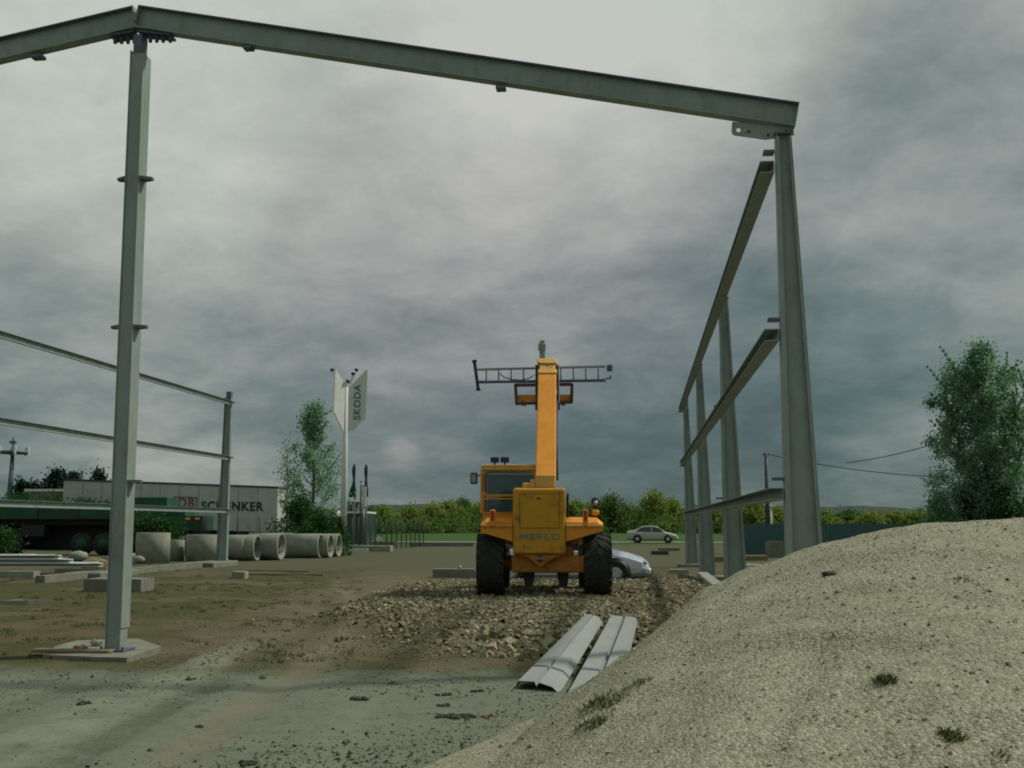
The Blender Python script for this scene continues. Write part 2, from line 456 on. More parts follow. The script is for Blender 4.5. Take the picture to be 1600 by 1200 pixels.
nA, nB, nC, nF = ptex(0.35, 6, 0.6), ptex(1.3, 8, 0.68), ptex(22, 5, 0.7), ptex(90, 3, 0.7)
wob = mathn(t, 'MULTIPLY', mathn(t, 'SUBTRACT', nB, 0.5), 3.4)
Yw = mathn(t, 'ADD', Y_, wob); Xw = mathn(t, 'ADD', X_, wob)
grey = mixc(t, nB, (0.135, 0.160, 0.120), (0.200, 0.224, 0.172))
nD = ptex(5.0, 8, 0.72)
grey = mixc(t, rng(nD, 0.5, 0.68, 0, 0.55), grey, (0.062, 0.070, 0.042))
grey = mixc(t, rng(nA, 0.5, 0.66, 0, 0.5), grey, (0.17, 0.185, 0.14))
grey = mixc(t, rng(nF, 0.55, 0.7, 0, 0.5), grey, (0.055, 0.062, 0.04))
grey = mixc(t, rng(nC, 0.52, 0.72, 0, 0.6), grey, (0.045, 0.055, 0.035))
olive = mixc(t, nB, (0.040, 0.052, 0.018), (0.100, 0.096, 0.042))
olive = mixc(t, rng(nD, 0.5, 0.66, 0, 0.6), olive, (0.038, 0.050, 0.020))
olive = mixc(t, rng(nA, 0.48, 0.62), olive, (0.12, 0.100, 0.058))
olive = mixc(t, rng(nC, 0.53, 0.72, 0, 0.7), olive, (0.028, 0.040, 0.016))
col = mixc(t, rng(Yw, 11.9, 13.6), grey, olive)
# paler, browner trodden track between the post and the rubble
trk = mathn(t, 'MULTIPLY', rng(Xw, -6.0, -3.6), rng(Xw, -0.6, -2.6))
trk = mathn(t, 'MULTIPLY', trk, rng(Yw, 60, 22, 0, 0.85))
brown = mixc(t, nB, (0.085, 0.078, 0.048), (0.185, 0.165, 0.110))
col = mixc(t, mathn(t, 'MULTIPLY', trk, rng(Yw, 12.5, 15)), col, brown)
# tyre tracks: pale pressed dust and darker damp ruts running away from the viewer
xbend = mathn(t, 'MULTIPLY', rng(Y_, 16, 40), -3.2)
def track(x0, w, c, amt, ya, yb, wv=0.25):
    dx = mathn(t, 'SUBTRACT', mathn(t, 'SUBTRACT', X_, xbend), x0)
    dx = mathn(t, 'ADD', dx, mathn(t, 'MULTIPLY', mathn(t, 'SUBTRACT', nA, 0.5), wv * 2))
    ad = mathn(t, 'ABSOLUTE', dx)
    f = mathn(t, 'MULTIPLY', rng(ad, w, w * .45), rng(nB, 0.34, 0.56))
    lug = mathn(t, 'SINE', mathn(t, 'MULTIPLY', mathn(t, 'ADD', Y_, mathn(t, 'MULTIPLY', ad, 1.2)), 38.0))
    f = mathn(t, 'MULTIPLY', f, rng(lug, -1.2, 0.6, 0.8, 1.0))
    f = mathn(t, 'MULTIPLY', f, rng(Y_, yb, ya, 0.0, amt))
    return mixc(t, f, col, c)
col = track(-3.55, 0.36, (0.25, 0.27, 0.21), 0.65, 13.5, 18)
col = track(-3.02, 0.20, (0.07, 0.082, 0.052), 0.6, 15, 40)
col = track(-4.35, 0.22, (0.08, 0.092, 0.06), 0.45, 12, 16)
col = track(-5.3, 0.34, (0.24, 0.26, 0.20), 0.6, 11, 14)
col = track(-1.35, 0.25, (0.21, 0.225, 0.17), 0.5, 10, 13)
col = track(-2.35, 0.30, (0.20, 0.185, 0.13), 0.6, 22, 45)
# rubble bed: warm beige stones
vor = N(t, 'ShaderNodeTexVoronoi', feature='F1'); vor.inputs['Scale'].default_value = 24.0
t.links.new(rot.outputs[0], vor.inputs['Vector'])
stone = ramp(t, vor.outputs['Color'], [(0.2, (0.12, 0.112, 0.062)), (0.5, (0.18, 0.167, 0.10)), (0.8, (0.25, 0.232, 0.152))])
stone = mixc(t, rng(vor.outputs['Distance'], 0.40, 0.75), stone, (0.075, 0.072, 0.042))
stone = mixc(t, rng(nB, 0.54, 0.68, 0, 0.6), stone, (0.095, 0.09, 0.045))
bedm = mathn(t, 'MULTIPLY', rng(Yw, 12.8, 15.0), rng(Yw, 35, 31))
edge = mathn(t, 'ADD', mathn(t, 'MULTIPLY', Y_, -0.20), 1.2)
bedm = mathn(t, 'MULTIPLY', bedm, mathn(t, 'MAXIMUM', rng(mathn(t, 'SUBTRACT', Xw, mathn(t, 'MAXIMUM', edge, -3.3)), -0.6, 0.5), 0.0))
bedm = mathn(t, 'MULTIPLY', bedm, rng(Xw, 5.6, 4.4))
col = mixc(t, bedm, col, stone)
# tyre tracks on the rubble
for (x0, x1) in ((2.05, 0.95), (3.15, 2.9)):
    xc = mathn(t, 'ADD', mathn(t, 'MULTIPLY', rng(Y_, 14, 22), x0 - x1), x1)
    f = mathn(t, 'MULTIPLY', rng(mathn(t, 'ABSOLUTE', mathn(t, 'SUBTRACT', X_, xc)), 0.42, 0.12), rng(nB, 0.3, 0.5))
    f = mathn(t, 'MULTIPLY', f, mathn(t, 'MULTIPLY', rng(Y_, 13, 14.5), rng(Y_, 27, 22)))
    col = mixc(t, mathn(t, 'MULTIPLY', f, 0.75), col, (0.045, 0.05, 0.028))
far = mixc(t, nA, (0.100, 0.100, 0.062), (0.075, 0.085, 0.045))
col = mixc(t, rng(Yw, 32, 48), col, far)
field = mixc(t, nA, (0.030, 0.075, 0.018), (0.055, 0.105, 0.028))
col = mixc(t, rng(Y_, 86, 94), col, field)
# scrubby green verge on the left beyond the yard
t.links.new(col, bs.inputs['Base Color'])
bs.inputs['Roughness'].default_value = 0.95; bs.inputs['Specular IOR Level'].default_value = 0.1
hgt = mathn(t, 'ADD', mathn(t, 'MULTIPLY', nC, 1.0), mathn(t, 'MULTIPLY', nF, 0.5))
bump(t, hgt, bs, 0.7, 0.03)
M['ground'] = m
tag(gb.build('ground', 'ground'), kind='structure')

def strip(name, pts, m, z=0.03, kind='structure'):
    mb = MB(); mb.add([(p.x, p.y, z) for p in pts], [(0, 1, 2, 3)])
    return tag(mb.build(name, m), kind=kind)
strip('road', [c2w(-13, 108), c2w(-13, 103.5), c2w(60, 92), c2w(60, 98)], 'road')
strip('path', [c2w(-32, 300), c2w(-30, 285), c2w(90, 190), c2w(90, 196)], 'road')

# ------------------------------------------------------------------ hills
def hills(D, top, seed, x0, x1, depth=400):
    mb = MB(); rings = []
    n = 120
    for k in range(n + 1):
        px = x0 + (x1 - x0) * k / n
        h = (top(px) + 1.8 * nz(px, 0, 0.021, seed) + 1.2 * nz(px, 0, 0.11, seed + 2)) 
        zt = EYE + (819.5 - h) / F * D
        p = at(px, 800, D); q = at(px, 800, D + depth)
        rings.append([Vector((p.x, p.y, -3)), Vector(((p.x * .8 + q.x * .2), (p.y * .8 + q.y * .2), zt * 0.7)), Vector(((p.x + q.x) / 2, (p.y + q.y) / 2, zt * (1 + depth / 2 / D))), Vector((q.x, q.y, -3))])
    mb.loft(rings, False, True, False)
    return mb
tag(hills(2200, lambda p: lerp_tab([(-400, 800), (0, 795), (540, 792), (640, 789), (760, 790), (900, 796), (1000, 790), (1080, 795), (1160, 790), (1280, 792), (1360, 791), (1440, 797), (1700, 800), (2100, 802)], p), 4.0, -500, 2200).build('hills', 'hill'), kind='structure')

# ------------------------------------------------------------------ steel hall frame
GY = 13.8                      # plane of the near gable
def isection(parent, a, b, wa, wb, right, fl=0.16, tf=0.014, tw=0.01, mats=('steel', 'steel'), name2='flange'):
    """welded I-section from a to b; 'right' is the in-plane direction across the section"""
    a, b, r = Vector(a), Vector(b), Vector(right).normalized()
    d = (b - a).normalized(); n = d.cross(r).normalized()
    def sec(p, w, o, t_, dep):
        c = p + r * o
        return [c - r * t_ / 2 - n * dep / 2, c + r * t_ / 2 - n * dep / 2, c + r * t_ / 2 + n * dep / 2, c - r * t_ / 2 + n * dep / 2]
    MB().loft([[p - r * (w / 2 - tf - .001) - n * tw / 2, p + r * (w / 2 - tf - .001) - n * tw / 2, p + r * (w / 2 - tf - .001) + n * tw / 2, p - r * (w / 2 - tf - .001) + n * tw / 2] for p, w in ((a, wa), (b, wb))]).build('web', mats[0], parent, True)
    for s in (-1, 1):
        MB().loft([sec(p, w, s * (w / 2 - tf / 2), tf, fl) for p, w in ((a, wa), (b, wb))]).build(name2, mats[1], parent, True)
# --- right-hand tapered columns
xr = lambda px, Y: atY(px, 700, Y).x
XI = atY(1219.5, 600, GY).x      # inner face line of the right wall
col_Y = [GY, 23.95, 34.0, 44.0]
ZT = atY(1230, 212, GY).z
MAT_COL = ('steel', 'steel')
rlabels = ['nearest tapered grey steel column under the end of the long rafter, foot behind the gravel heap',
           'second tapered steel column of the right wall, foot hidden by the gravel heap',
           'third tapered steel column of the right wall, beside a sloping concrete kerb',
           'farthest and smallest tapered steel column of the right wall']
girt_y = {}
gz_top = atY(1218, 262, GY).z; gz_mid = atY(1220, 524, GY).z; gz_low = atY(1222, 772, GY).z
for k, Y in enumerate(col_Y):
    w0, w1 = 0.47, 0.185
    base = Vector((XI + w0 / 2, Y, 0.0))
    t_ = thing('steel_column', base, rlabels[k], 'steel column', group='tapered columns of the right wall')
    a = Vector((XI + w0 / 2, Y, 0.16)); b = Vector((XI + 0.02 + w1 / 2, Y, ZT if k == 0 else ZT - 0.02))
    isection(t_, a, b, w0, w1, (1, 0, 0), fl=0.17)
    MB().box(XI - .04, XI + w0 + .04, Y - .14, Y + .14, 0.13, 0.158).build('base_plate', 'steel', t_, True)
    MB().box(b.x - .11, b.x + .11, Y - .10, Y + .10, b.z + .001, b.z + .02).build('cap_plate', 'steel_primer', t_, True)
    for zz in (gz_top + .17, gz_mid + .17, gz_low + .16):
        fy = -0.085
        MB().box(XI - 0.13, XI - .001, Y + fy, Y + fy + .15, zz, zz + 0.035).build('cleat', 'steel_primer', t_, True)
    for o0, o1, p0_, p1_ in ((.016, .080, .016, .062), (w0 - .045, w0 - .016, w1 + .02 - .032, w1 + .02 - .016)):
        MB().loft([[Vector((XI + u, Y + v_, z)) for u, v_ in ((q0, -.084), (q1, -.084), (q1, -.076), (q0, -.076))] for q0, q1, z in ((o0, o1, a.z), (p0_, p1_, b.z - .03))]).build('lip', 'steel', t_, True)
    # footing
    f = MB(); f.bbox(XI - 0.30, XI + 0.75, Y - .4, Y + .4, -0.15, 0.13, .03)
    single('footing', f, 'concrete', (XI + .2, Y, 0), ['concrete footing block under the nearest right column', 'concrete footing block under the second right column', 'concrete footing block under the third right column', 'concrete footing block under the farthest right column'][k], 'footing', 'concrete footings of the right wall')
# girts (channel rails) of the right wall
def channel(mb, a, b, h=0.20, w=0.12, t_=0.012, side=1):
    a, b = Vector(a), Vector(b); d = (b - a).normalized(); u = d.cross(Vector((0, 0, 1))).normalized() * side
    for (o0, o1, z0, z1) in ((0, w, h / 2 - t_, h / 2), (0, w, -h / 2, -h / 2 + t_), (0, t_, -h / 2 + t_, h / 2 - t_)):
        rr = lambda p: [p + u * o0 + Vector((0, 0, z0)), p + u * o1 + Vector((0, 0, z0)), p + u * o1 + Vector((0, 0, z1)), p + u * o0 + Vector((0, 0, z1))]
        mb.loft([rr(a), rr(b)])
names = {0: 'top', 1: 'middle', 2: 'lowest'}
bayn = ['nearest bay', 'middle bay', 'farthest bay']
for r_, zz in enumerate((gz_top, gz_mid, gz_low)):
    for k in range(3):
        y0, y1 = col_Y[k] + (0.03 if k else -.06), col_Y[k + 1] - .01
        mb = MB(); channel(mb, (XI - .005, y0, zz), (XI - .005, y1, zz), 0.145, 0.17, 0.010, -1)
        single('wall_rail', mb, 'steel', (XI, y0, zz), '%s steel rail in the %s of the right wall' % (names[r_], bayn[k]), 'wall rail', 'horizontal rails of the right wall')
# --- left wall: posts far left
XL = atY(352, 700, 44.0).x
gl = [atY(355, 630, 44).z, atY(355, 716, 44).z, atY(355, 798, 44).z]
zlt = atY(357, 621, 44).z
llab = ['steel corner post of the left wall in front of the long white trailer', 'steel post of the left wall standing behind the tall ridge post']
YL = [44.0, 34.9]
for k, Y in enumerate(YL):
    t_ = thing('wall_post', (XL, Y, 0), llab[k], 'steel post', group='posts of the left wall')
    isection(t_, (XL, Y, 0.22), (XL + .08, Y, zlt), 0.42, 0.26, (1, 0, 0), fl=0.2)
    MB().box(XL - .24, XL + .24, Y - .15, Y + .15, .18, .219).build('base_plate', 'steel', t_, True)
    MB().box(XL + .02, XL + .2, Y - .12, Y + .12, zlt + .001, zlt + .22).build('cap_bracket', 'steel_primer', t_, True)
    for g in gl: MB().box(XL + .20, XL + .36, Y - .06, Y + .06, g, g + .05).build('cleat', 'steel', t_, True)
    f = MB(); f.bbox(XL - .65, XL + .5, Y - 2.2, Y + .5, -.1, .178, .03)
    single('footing', f, 'concrete', (XL, Y, 0), ['dark concrete footing under the far left corner post', 'concrete footing block just behind the tall ridge post'][k], 'footing', 'concrete footings of the left wall')
for r_, g in enumerate(gl):
    for k, (y0, y1) in enumerate(((34.95, 43.95), (22.0, 34.85))):
        mb = MB(); channel(mb, (XL + .17, y0, g), (XL + .17, y1, g), 0.18, 0.09, 0.01, 1)
        single('wall_rail', mb, 'steel', (XL + .17, y0, g), '%s steel rail of the left wall, %s' % (names[r_], ['between the ridge post and the far corner post', 'running off the left edge of the view'][k]), 'wall rail', 'horizontal rails of the left wall')
mb = MB(); mb.box(XL - .15, XL + .12, 30.2, 41.7, -.05, .20)
single('foundation_beam', mb, 'concrete', (XL, 30.2, 0), 'long pale concrete foundation beam running along the foot of the left wall', 'foundation beam')
mb = MB(); mb.bbox(XI - .10, XI + .2, 26.2, 33.2, .0, .26, .02)
single('foundation_beam', mb, 'concrete_pale', (XI, 26.2, 0), 'short concrete foundation beam between the second and third right columns', 'foundation beam')

# --- ridge post
pb = atY(182, 1012, GY); pt = atY(219.5, 88, GY)
bx = pb.x; 
t_ = thing('ridge_post', (bx, GY, 0.0), 'tall steel box post standing on a concrete slab under the ridge of the frame', 'steel post')
def psec(p, hw, dp): return [p + Vector((-hw, -dp, 0)), p + Vector((hw, -dp, 0)), p + Vector((hw, dp, 0)), p + Vector((-hw, dp, 0))]
zb = 0.05
tt = Vector((pt.x, GY, pt.z)); bb = Vector((bx, GY, zb + .03))
MB().loft([psec(bb, .088, .10), psec(tt, .078, .10)]).build('shaft', 'steel', t_, True)
# outer lip of the channel on the sunny side
MB().loft([[p + Vector((o + .001, -.115, 0)), p + Vector((o + .012, -.115, 0)), p + Vector((o + .012, .13, 0)), p + Vector((o + .001, .13, 0))] for p, o in ((bb + Vector((0, 0, .25)), .088), (tt, .078))]).build('lip', 'steel', t_, True)
MB().loft([[p + Vector((-o - .012, -.115, 0)), p + Vector((-o - .001, -.115, 0)), p + Vector((-o - .001, .13, 0)), p + Vector((-o - .012, .13, 0))] for p, o in ((bb, .088), (tt + Vector((0, 0, .04)), .078))]).build('lip', 'steel', t_, True)
top2 = atY(217, 58, GY)
MB().box(tt.x - .06, tt.x + .05, GY - .09, GY + .09, tt.z + .001, top2.z).build('head_plate', 'steel_primer', t_, True)
MB().box(bx - .17, bx + .17, GY - .17, GY + .17, zb, zb + .028).build('base_plate', 'steel_primer', t_, True)
for (yy, xa, xb) in ((280, 182, 239), (511, 169, 226), (752, 175, 205)):
    zc_ = atY((xa + xb) / 2, yy, GY).z; k_ = (zc_ - bb.z) / (tt.z - bb.z); mx_ = bb.x + (tt.x - bb.x) * k_
    for sd in ((-1, 1) if yy < 700 else (1,)):
        e0, e1 = mx_ + sd * .098, mx_ + sd * .235
        P_ = [Vector((e0, GY - .11, zc_ - .02)), Vector((e1, GY - .03, zc_ - .02)), Vector((e1, GY + .04, zc_ - .02)), Vector((e0, GY + .09, zc_ - .02))]
        MB().prism(P_ if sd > 0 else P_[::-1], (0, 0, .035)).build('cleat', 'steel_primer', t_, True)
# slab under the ridge post: cast edge broken and stepped
sl = [gnd(66, 1029), gnd(150, 1033), gnd(198, 1034), gnd(252, 1016), gnd(215, 1003), gnd(120, 1006), gnd(88, 1015)]
mb = MB(); n_ = len(sl)
lo_ = [Vector((p.x, p.y, -.08)) for p in sl]; hi_ = [Vector((p.x, p.y, zb - .002)) for p in sl]
mb.loft([lo_, hi_])
t2 = thing('concrete_slab', (bx, GY, 0), 'broken edged concrete slab carrying the tall ridge post', 'concrete slab')
mb.build('slab', 'concrete', t2, True)
mb = MB(); mb.bbox(bx - .95, bx + .05, GY - .30, GY - .12, zb, zb + .035, .008); mb.build('formwork_board', 'tan_wood', t2, True)
rr = random.Random(3)
for (px, py, s_, mm, lb) in ((150, 1009, .07, 'concrete_pale', 'pale lump of concrete left of the ridge post foot'), (122, 1016, .05, 'brick', 'reddish brick fragment on the slab left of the ridge post'), (132, 1013, .045, 'concrete', 'grey stone fragment on the slab near the ridge post')):
    p = gnd(px, py, zb); mb = MB(); mb.sphere((p.x, p.y, zb + s_ * .55), s_, 7, 5, (1.2, 1, .7), .35, rr)
    single('rubble_lump', mb, mm, (p.x, p.y, zb), lb, 'rubble')

# --- rafters
ra, rb = atY(222, 12, GY), atY(1246, 163, GY)      # top edge
def rafter(top_a, top_b, h, label, plates):
    top_a, top_b = Vector(top_a), Vector(top_b); d = (top_b - top_a).normalized()
    n = Vector((0, -1, 0)).cross(d).normalized()
    if n.z < 0: n = -n
    t_ = thing('rafter', (top_b if top_b.z < top_a.z else top_a) - n * h, label, 'rafter', group='rafters of the near gable')
    a, b = top_a - n * h / 2, top_b - n * h / 2
    r = n; tf, fl = .016, .17
    MB().loft([[p - r * (h / 2 - tf - .001) + Vector((0, -.006, 0)), p + r * (h / 2 - tf - .001) + Vector((0, -.006, 0)), p + r * (h / 2 - tf - .001) + Vector((0, .006, 0)), p - r * (h / 2 - tf - .001) + Vector((0, .006, 0))] for p in (a, b)]).build('web', 'steel', t_, True)
    for s, mm in ((1, 'steel_primer'), (-1, 'steel')):
        MB().loft([[p + r * (s * (h / 2 - tf / 2) - tf / 2) + Vector((0, -fl / 2, 0)), p + r * (s * (h / 2 - tf / 2) + tf / 2) + Vector((0, -fl / 2, 0)), p + r * (s * (h / 2 - tf / 2) + tf / 2) + Vector((0, fl / 2, 0)), p + r * (s * (h / 2 - tf / 2) - tf / 2) + Vector((0, fl / 2, 0))] for p in (a, b)]).build('flange', mm, t_, True)
    return t_, d, n
h_r = (atY(1246, 163, GY) - atY(1241, 200, GY)).length
rt, dR, nR = rafter(ra, rb, h_r, 'long grey steel rafter sloping down from the ridge to the nearest right column', None)
la, lb_ = atY(210, 13, GY), atY(-60, 76.5, GY)
lt, dL, nL = rafter(la, lb_, h_r, 'left steel rafter running from the ridge off the left edge of the view', None)
def endplate(t_, p, n, d, w, h, nm='end_plate'):
    a = p - n * h; MB().loft([[q + Vector((0, -.09, 0)), q + d * w + Vector((0, -.09, 0)), q + d * w + Vector((0, .09, 0)), q + Vector((0, .09, 0))] for q in (a, p)]).build(nm, 'steel', t_, True)
endplate(rt, rb + dR * .002, nR, dR, .014, h_r)
endplate(rt, ra - dR * .016, nR, dR, .014, h_r)
endplate(lt, la - dL * .016, nL, dL, .014, h_r)
# gusset plate with a round hole at the eaves
hc = atY(1154, 203, GY - .02)
outl = [atY(*p, GY - .02) for p in ((1144, 190), (1143, 207), (1147, 211), (1204, 219), (1219, 212), (1241, 214), (1241, 200))]
ov = []; holes = 12
hole = [hc + Vector((math.cos(a), 0, math.sin(a))) * .03 for a in [2 * math.pi * k / holes for k in range(holes)]]
# outline resampled against the hole by angle
mbp = MB(); K = 48; op = []
for k in range(K):
    a = 2 * math.pi * k / K; dv = Vector((math.cos(a), 0, math.sin(a))); best = None
    for i in range(len(outl)):
        p, q = outl[i], outl[(i + 1) % len(outl)]; e = q - p
        den = dv.x * e.z - dv.z * e.x
        if abs(den) < 1e-9: continue
        w_ = p - hc; s_ = (w_.x * e.z - w_.z * e.x) / den; u_ = (w_.x * dv.z - w_.z * dv.x) / den
        if s_ > 0 and -1e-6 <= u_ <= 1 + 1e-6 and (best is None or s_ > best): best = s_
    op.append(hc + dv * (best or .03))
ip = [hc + Vector((math.cos(2 * math.pi * k / K), 0, math.sin(2 * math.pi * k / K))) * .028 for k in range(K)]
T = Vector((0, .02, 0))
vs = op + ip + [p + T for p in op] + [p + T for p in ip]
fs = []
for k in range(K):
    j = (k + 1) % K
    fs += [(k, j, K + j, K + k), (2 * K + k, 3 * K + k, 3 * K + j, 2 * K + j), (k, 2 * K + k, 2 * K + j, j), (K + k, K + j, 3 * K + j, 3 * K + k)]
mbp.add(vs, fs); mbp.build('gusset_plate', 'steel', rt, True)
for (px, py) in ((1170, 206), (1200, 211), (1228, 205), (1236, 205)):
    q = atY(px, py, GY - .02); MB().tube([q + Vector((0, -.022, 0)), q + Vector((0, -.0005, 0))], .016, 6).build('bolt', 'steel_dark', rt, True)
for sx in (-1, 1):
    q = Vector((bx + sx * .135, GY - .13, zb + .0285)); MB().tube([q, q + Vector((0, 0, .035))], .014, 6).build('anchor_bolt', 'steel_dark', bpy.data.objects['ridge_post'], True)
# cleats hanging under the rafters
for (px, py) in ((389, 74), (783, 137)):
    p = atY(px, py, GY); MB().box(p.x - .06, p.x + .06, GY - .08, GY + .06, p.z - .035, p.z + .0).build('purlin_cleat', 'steel_primer', rt, True)
p = atY(60, 90, GY); MB().box(p.x - .08, p.x + .08, GY - .08, GY + .06, p.z - .02, p.z + .02).build('purlin_cleat', 'steel_primer', lt, True)
# bolted splice under the ridge: plate and rows of bolts
for t_, xs_ in ((lt, (180, 190, 200, 210)), (rt, (235, 245, 255, 266))):
    pa, pb_ = (atY(176, 62, GY), atY(214, 55, GY)) if t_ is lt else (atY(220, 55, GY), atY(270, 60, GY))
    MB().bar(pa + Vector((0, 0, .015)), pb_ + Vector((0, 0, .015)), .22, .03, (0, 0, 1)).build('splice_plate', 'steel_dark', t_, True)
    for x_ in xs_:
        yb = 66 if t_ is lt else 64
        q = atY(x_, yb, GY - .06)
        MB().tube([q + Vector((0, 0, -.02)), q + Vector((0, 0, .07))], [.022, .03], 6).build('bolt', 'steel_dark', t_, True)

# ------------------------------------------------------------------ gravel heap
YC = 10.3
tabs = []
for px, py in ((872, 1100), (900, 1076), (935, 1050), (1000, 1000), (1050, 962), (1100, 925), (1150, 899), (1200, 880), (1290, 848), (1400, 822), (1500, 810), (1600, 807), (1800, 815), (2100, 880), (2300, 980), (2450, 1100)):
    p = at(px, py, YC); a, b = w2c(p.x, p.y); tabs.append((a, max(0, p.z)))
X0 = tabs[0][0]
def heap(a, b):                 # camera-heading frame -> height of the heap
    if b < YC:
        d = YC - b
        u = a + 0.40 * d
        g = 1 - (d / 8.2) ** 1.5 if d < 8.2 else 0
        h = lerp_tab(tabs, u) if u > X0 else 0.0
        # behind a gentle tongue the height is reduced
        k = lerp_tab(tabs, a + 0.16 * d) if a + .16 * d > X0 else 0
        h = max(0.0, (0.35 * h + 0.65 * k)) * max(0, g)
    else:
        d = b - YC
        h = (lerp_tab(tabs, a - 0.05 * d) if a - .05 * d > X0 else 0.0) - 0.02 * d - 0.55 * max(0, d - .25)
    if h <= 0: return h - .0
    n = 0.05 * nz(a, b, 0.9, 11) + 0.022 * nz(a, b, 3.2, 4)
    # slumped gullies on the left flank
    gl_ = 0.05 * max(0, nz(a * 2.4 - b * 1.1, b * .3 + a * .25, 1.3, 2.0)) * sstep(3.0, 1.0, a)
    n -= 0.05 * max(0, nz(a * .7 + b * .5, b * .15, 1.6, 17)) ** .7 * sstep(.1, .5, h)     # runnels and slumps
    return h + (n - gl_) * sstep(0, .25, h)
hb = MB(); st = 0.035
ax_ = [ -2.6 + st * i for i in range(int(9.6 / st))]; by_ = [2.6 + st * i for i in range(int(10.6 / st))]
idx = {}
hv = []
for j, b in enumerate(by_):
    for i, a in enumerate(ax_):
        h = heap(a, b)
        if h < 0: h = max(h, -.15)
        if h <= 0 : h = h - .03
        w = c2w(a, b); z = h + gz(w.x, w.y) * (1 if h < .3 else .3 / h)
        if h > 0: z += 0.006 * mnoise.noise(Vector((a * 26, b * 26, 2))) + .004 * mnoise.noise(Vector((a * 60, b * 60, 8)))
        hv.append((w.x, w.y, z))
na = len(ax_)
hb.v = hv
for j in range(len(by_) - 1):
    for i in range(na - 1):
        q = (j * na + i, j * na + i + 1, (j + 1) * na + i + 1, (j + 1) * na + i)
        if max(heap(ax_[i], by_[j]), heap(ax_[i + 1], by_[j + 1])) > -0.12: hb.f.append(q); hb.sm.append(True)
m, t, bs = material('crushed_gravel')
v1 = tex(t, 44, kind='F1'); v2 = tex(t, 110, kind='F1'); nn = tex(t, 1.1, 6, 0.6); nm = tex(t, 7.0, 6, 0.7)
cA = ramp(t, v1.outputs['Color'], [(0.15, (0.13, 0.14, 0.095)), (0.5, (0.29, 0.295, 0.21)), (0.85, (0.46, 0.455, 0.345))])
cB = ramp(t, v2.outputs['Color'], [(0.15, (0.13, 0.14, 0.095)), (0.5, (0.28, 0.285, 0.205)), (0.85, (0.45, 0.445, 0.335))])
c_ = mixc(t, 0.5, cA, cB)
c_ = mixc(t, ramp(t, nn.outputs[0], [(0.35, 0.0), (0.7, 0.35)]), c_, (0.21, 0.20, 0.125))
c_ = mixc(t, ramp(t, nm.outputs[0], [(0.58, 0.0), (0.75, 0.25)]), c_, (0.17, 0.18, 0.125))
t.links.new(c_, bs.inputs['Base Color']); bs.inputs['Roughness'].default_value = 0.95; bs.inputs['Specular IOR Level'].default_value = 0.1
hh = mathn(t, 'ADD', mathn(t, 'MULTIPLY', v1.outputs['Distance'], 1.0), mathn(t, 'MULTIPLY', v2.outputs['Distance'], 0.5))
b_ = N(t, 'ShaderNodeBump', invert=True); b_.inputs['Strength'].default_value = 0.7; b_.inputs['Distance'].default_value = 0.018
t.links.new(hh, b_.inputs['Height']); t.links.new(b_.outputs[0], bs.inputs['Normal'])
M['gravel'] = m
tag(hb.build('gravel_heap', 'gravel'), 'big heap of beige crushed gravel filling the lower right', 'gravel heap')
def hz(px, py):                 # point on the heap under a photo pixel
    d, fw = ray(px, py); o = Vector((0, 0, EYE)); s = 2.0
    while s < 14:
        p = o + d * s; a, b = w2c(p.x, p.y)
        if p.z < max(heap(a, b), 0): return Vector((p.x, p.y, max(heap(a, b), 0)))
        s += .02
    return gnd(px, py)
# loose coarse stones on the heap and round its toe
def rock(mb, p, r, rnd):        # broken stone: a skewed, tumbled block
    e = Matrix.Rotation(rnd.random() * 6.28, 3, 'Z') @ Matrix.Rotation(rnd.gauss(0, .5), 3, 'X') @ Matrix.Rotation(rnd.gauss(0, .5), 3, 'Y')
    sx, sy, sz = r * rnd.uniform(.8, 1.35), r * rnd.uniform(.65, 1.05), r * rnd.uniform(.5, .9); n0 = len(mb.v)
    for z in (-1, 1):
        for x, y in ((-1, -1), (1, -1), (1, 1), (-1, 1)):
            k = .78 if z > 0 else 1
            q = e @ Vector((x * sx * k * rnd.uniform(.55, 1.1), y * sy * k * rnd.uniform(.55, 1.1), z * sz * rnd.uniform(.6, 1.1)))
            mb.v.append((p[0] + q.x, p[1] + q.y, p[2] + q.z))
    mb.f += [tuple(n0 + i for i in f) for f in ((4, 5, 6, 7), (0, 1, 5, 4), (1, 2, 6, 5), (2, 3, 7, 6), (3, 0, 4, 7))]; mb.sm += [False] * 5
def stonemat(name, stops):
    m, t, bs = material(name)
    g = N(t, 'ShaderNodeNewGeometry')
    n = tex(t, 14, 4, 0.6)
    f = mathn(t, 'ADD', mathn(t, 'MULTIPLY', g.outputs['Random Per Island'], .8), mathn(t, 'MULTIPLY', n.outputs[0], .25), clamp=True)
    t.links.new(ramp(t, f, stops), bs.inputs['Base Color']); bs.inputs['Roughness'].default_value = .95; bs.inputs['Specular IOR Level'].default_value = .1
    return m
M['stones'] = stonemat('rubble_stone', [(0.1, (0.085, 0.08, 0.042)), (0.45, (0.18, 0.168, 0.10)), (0.8, (0.28, 0.262, 0.18)), (1.0, (0.42, 0.40, 0.31))])
M['chips'] = stonemat('gravel_chip', [(0.1, (0.17, 0.17, 0.12)), (0.5, (0.28, 0.28, 0.20)), (1.0, (0.38, 0.365, 0.265))])
rnd = random.Random(11)
mb = MB(); n_ = 0
while n_ < 3500:
    b = rnd.uniform(4.5, 11.0); a = rnd.uniform(-1.8, 6.0)
    h = heap(a, b)
    if h <= 0.01: continue
    w = c2w(a, b); rock(mb, (w.x, w.y, h + gz(w.x, w.y) * (1 if h < .3 else .3 / h) + .002), rnd.uniform(.004, .009) + .012 * rnd.random() ** 12, rnd); n_ += 1
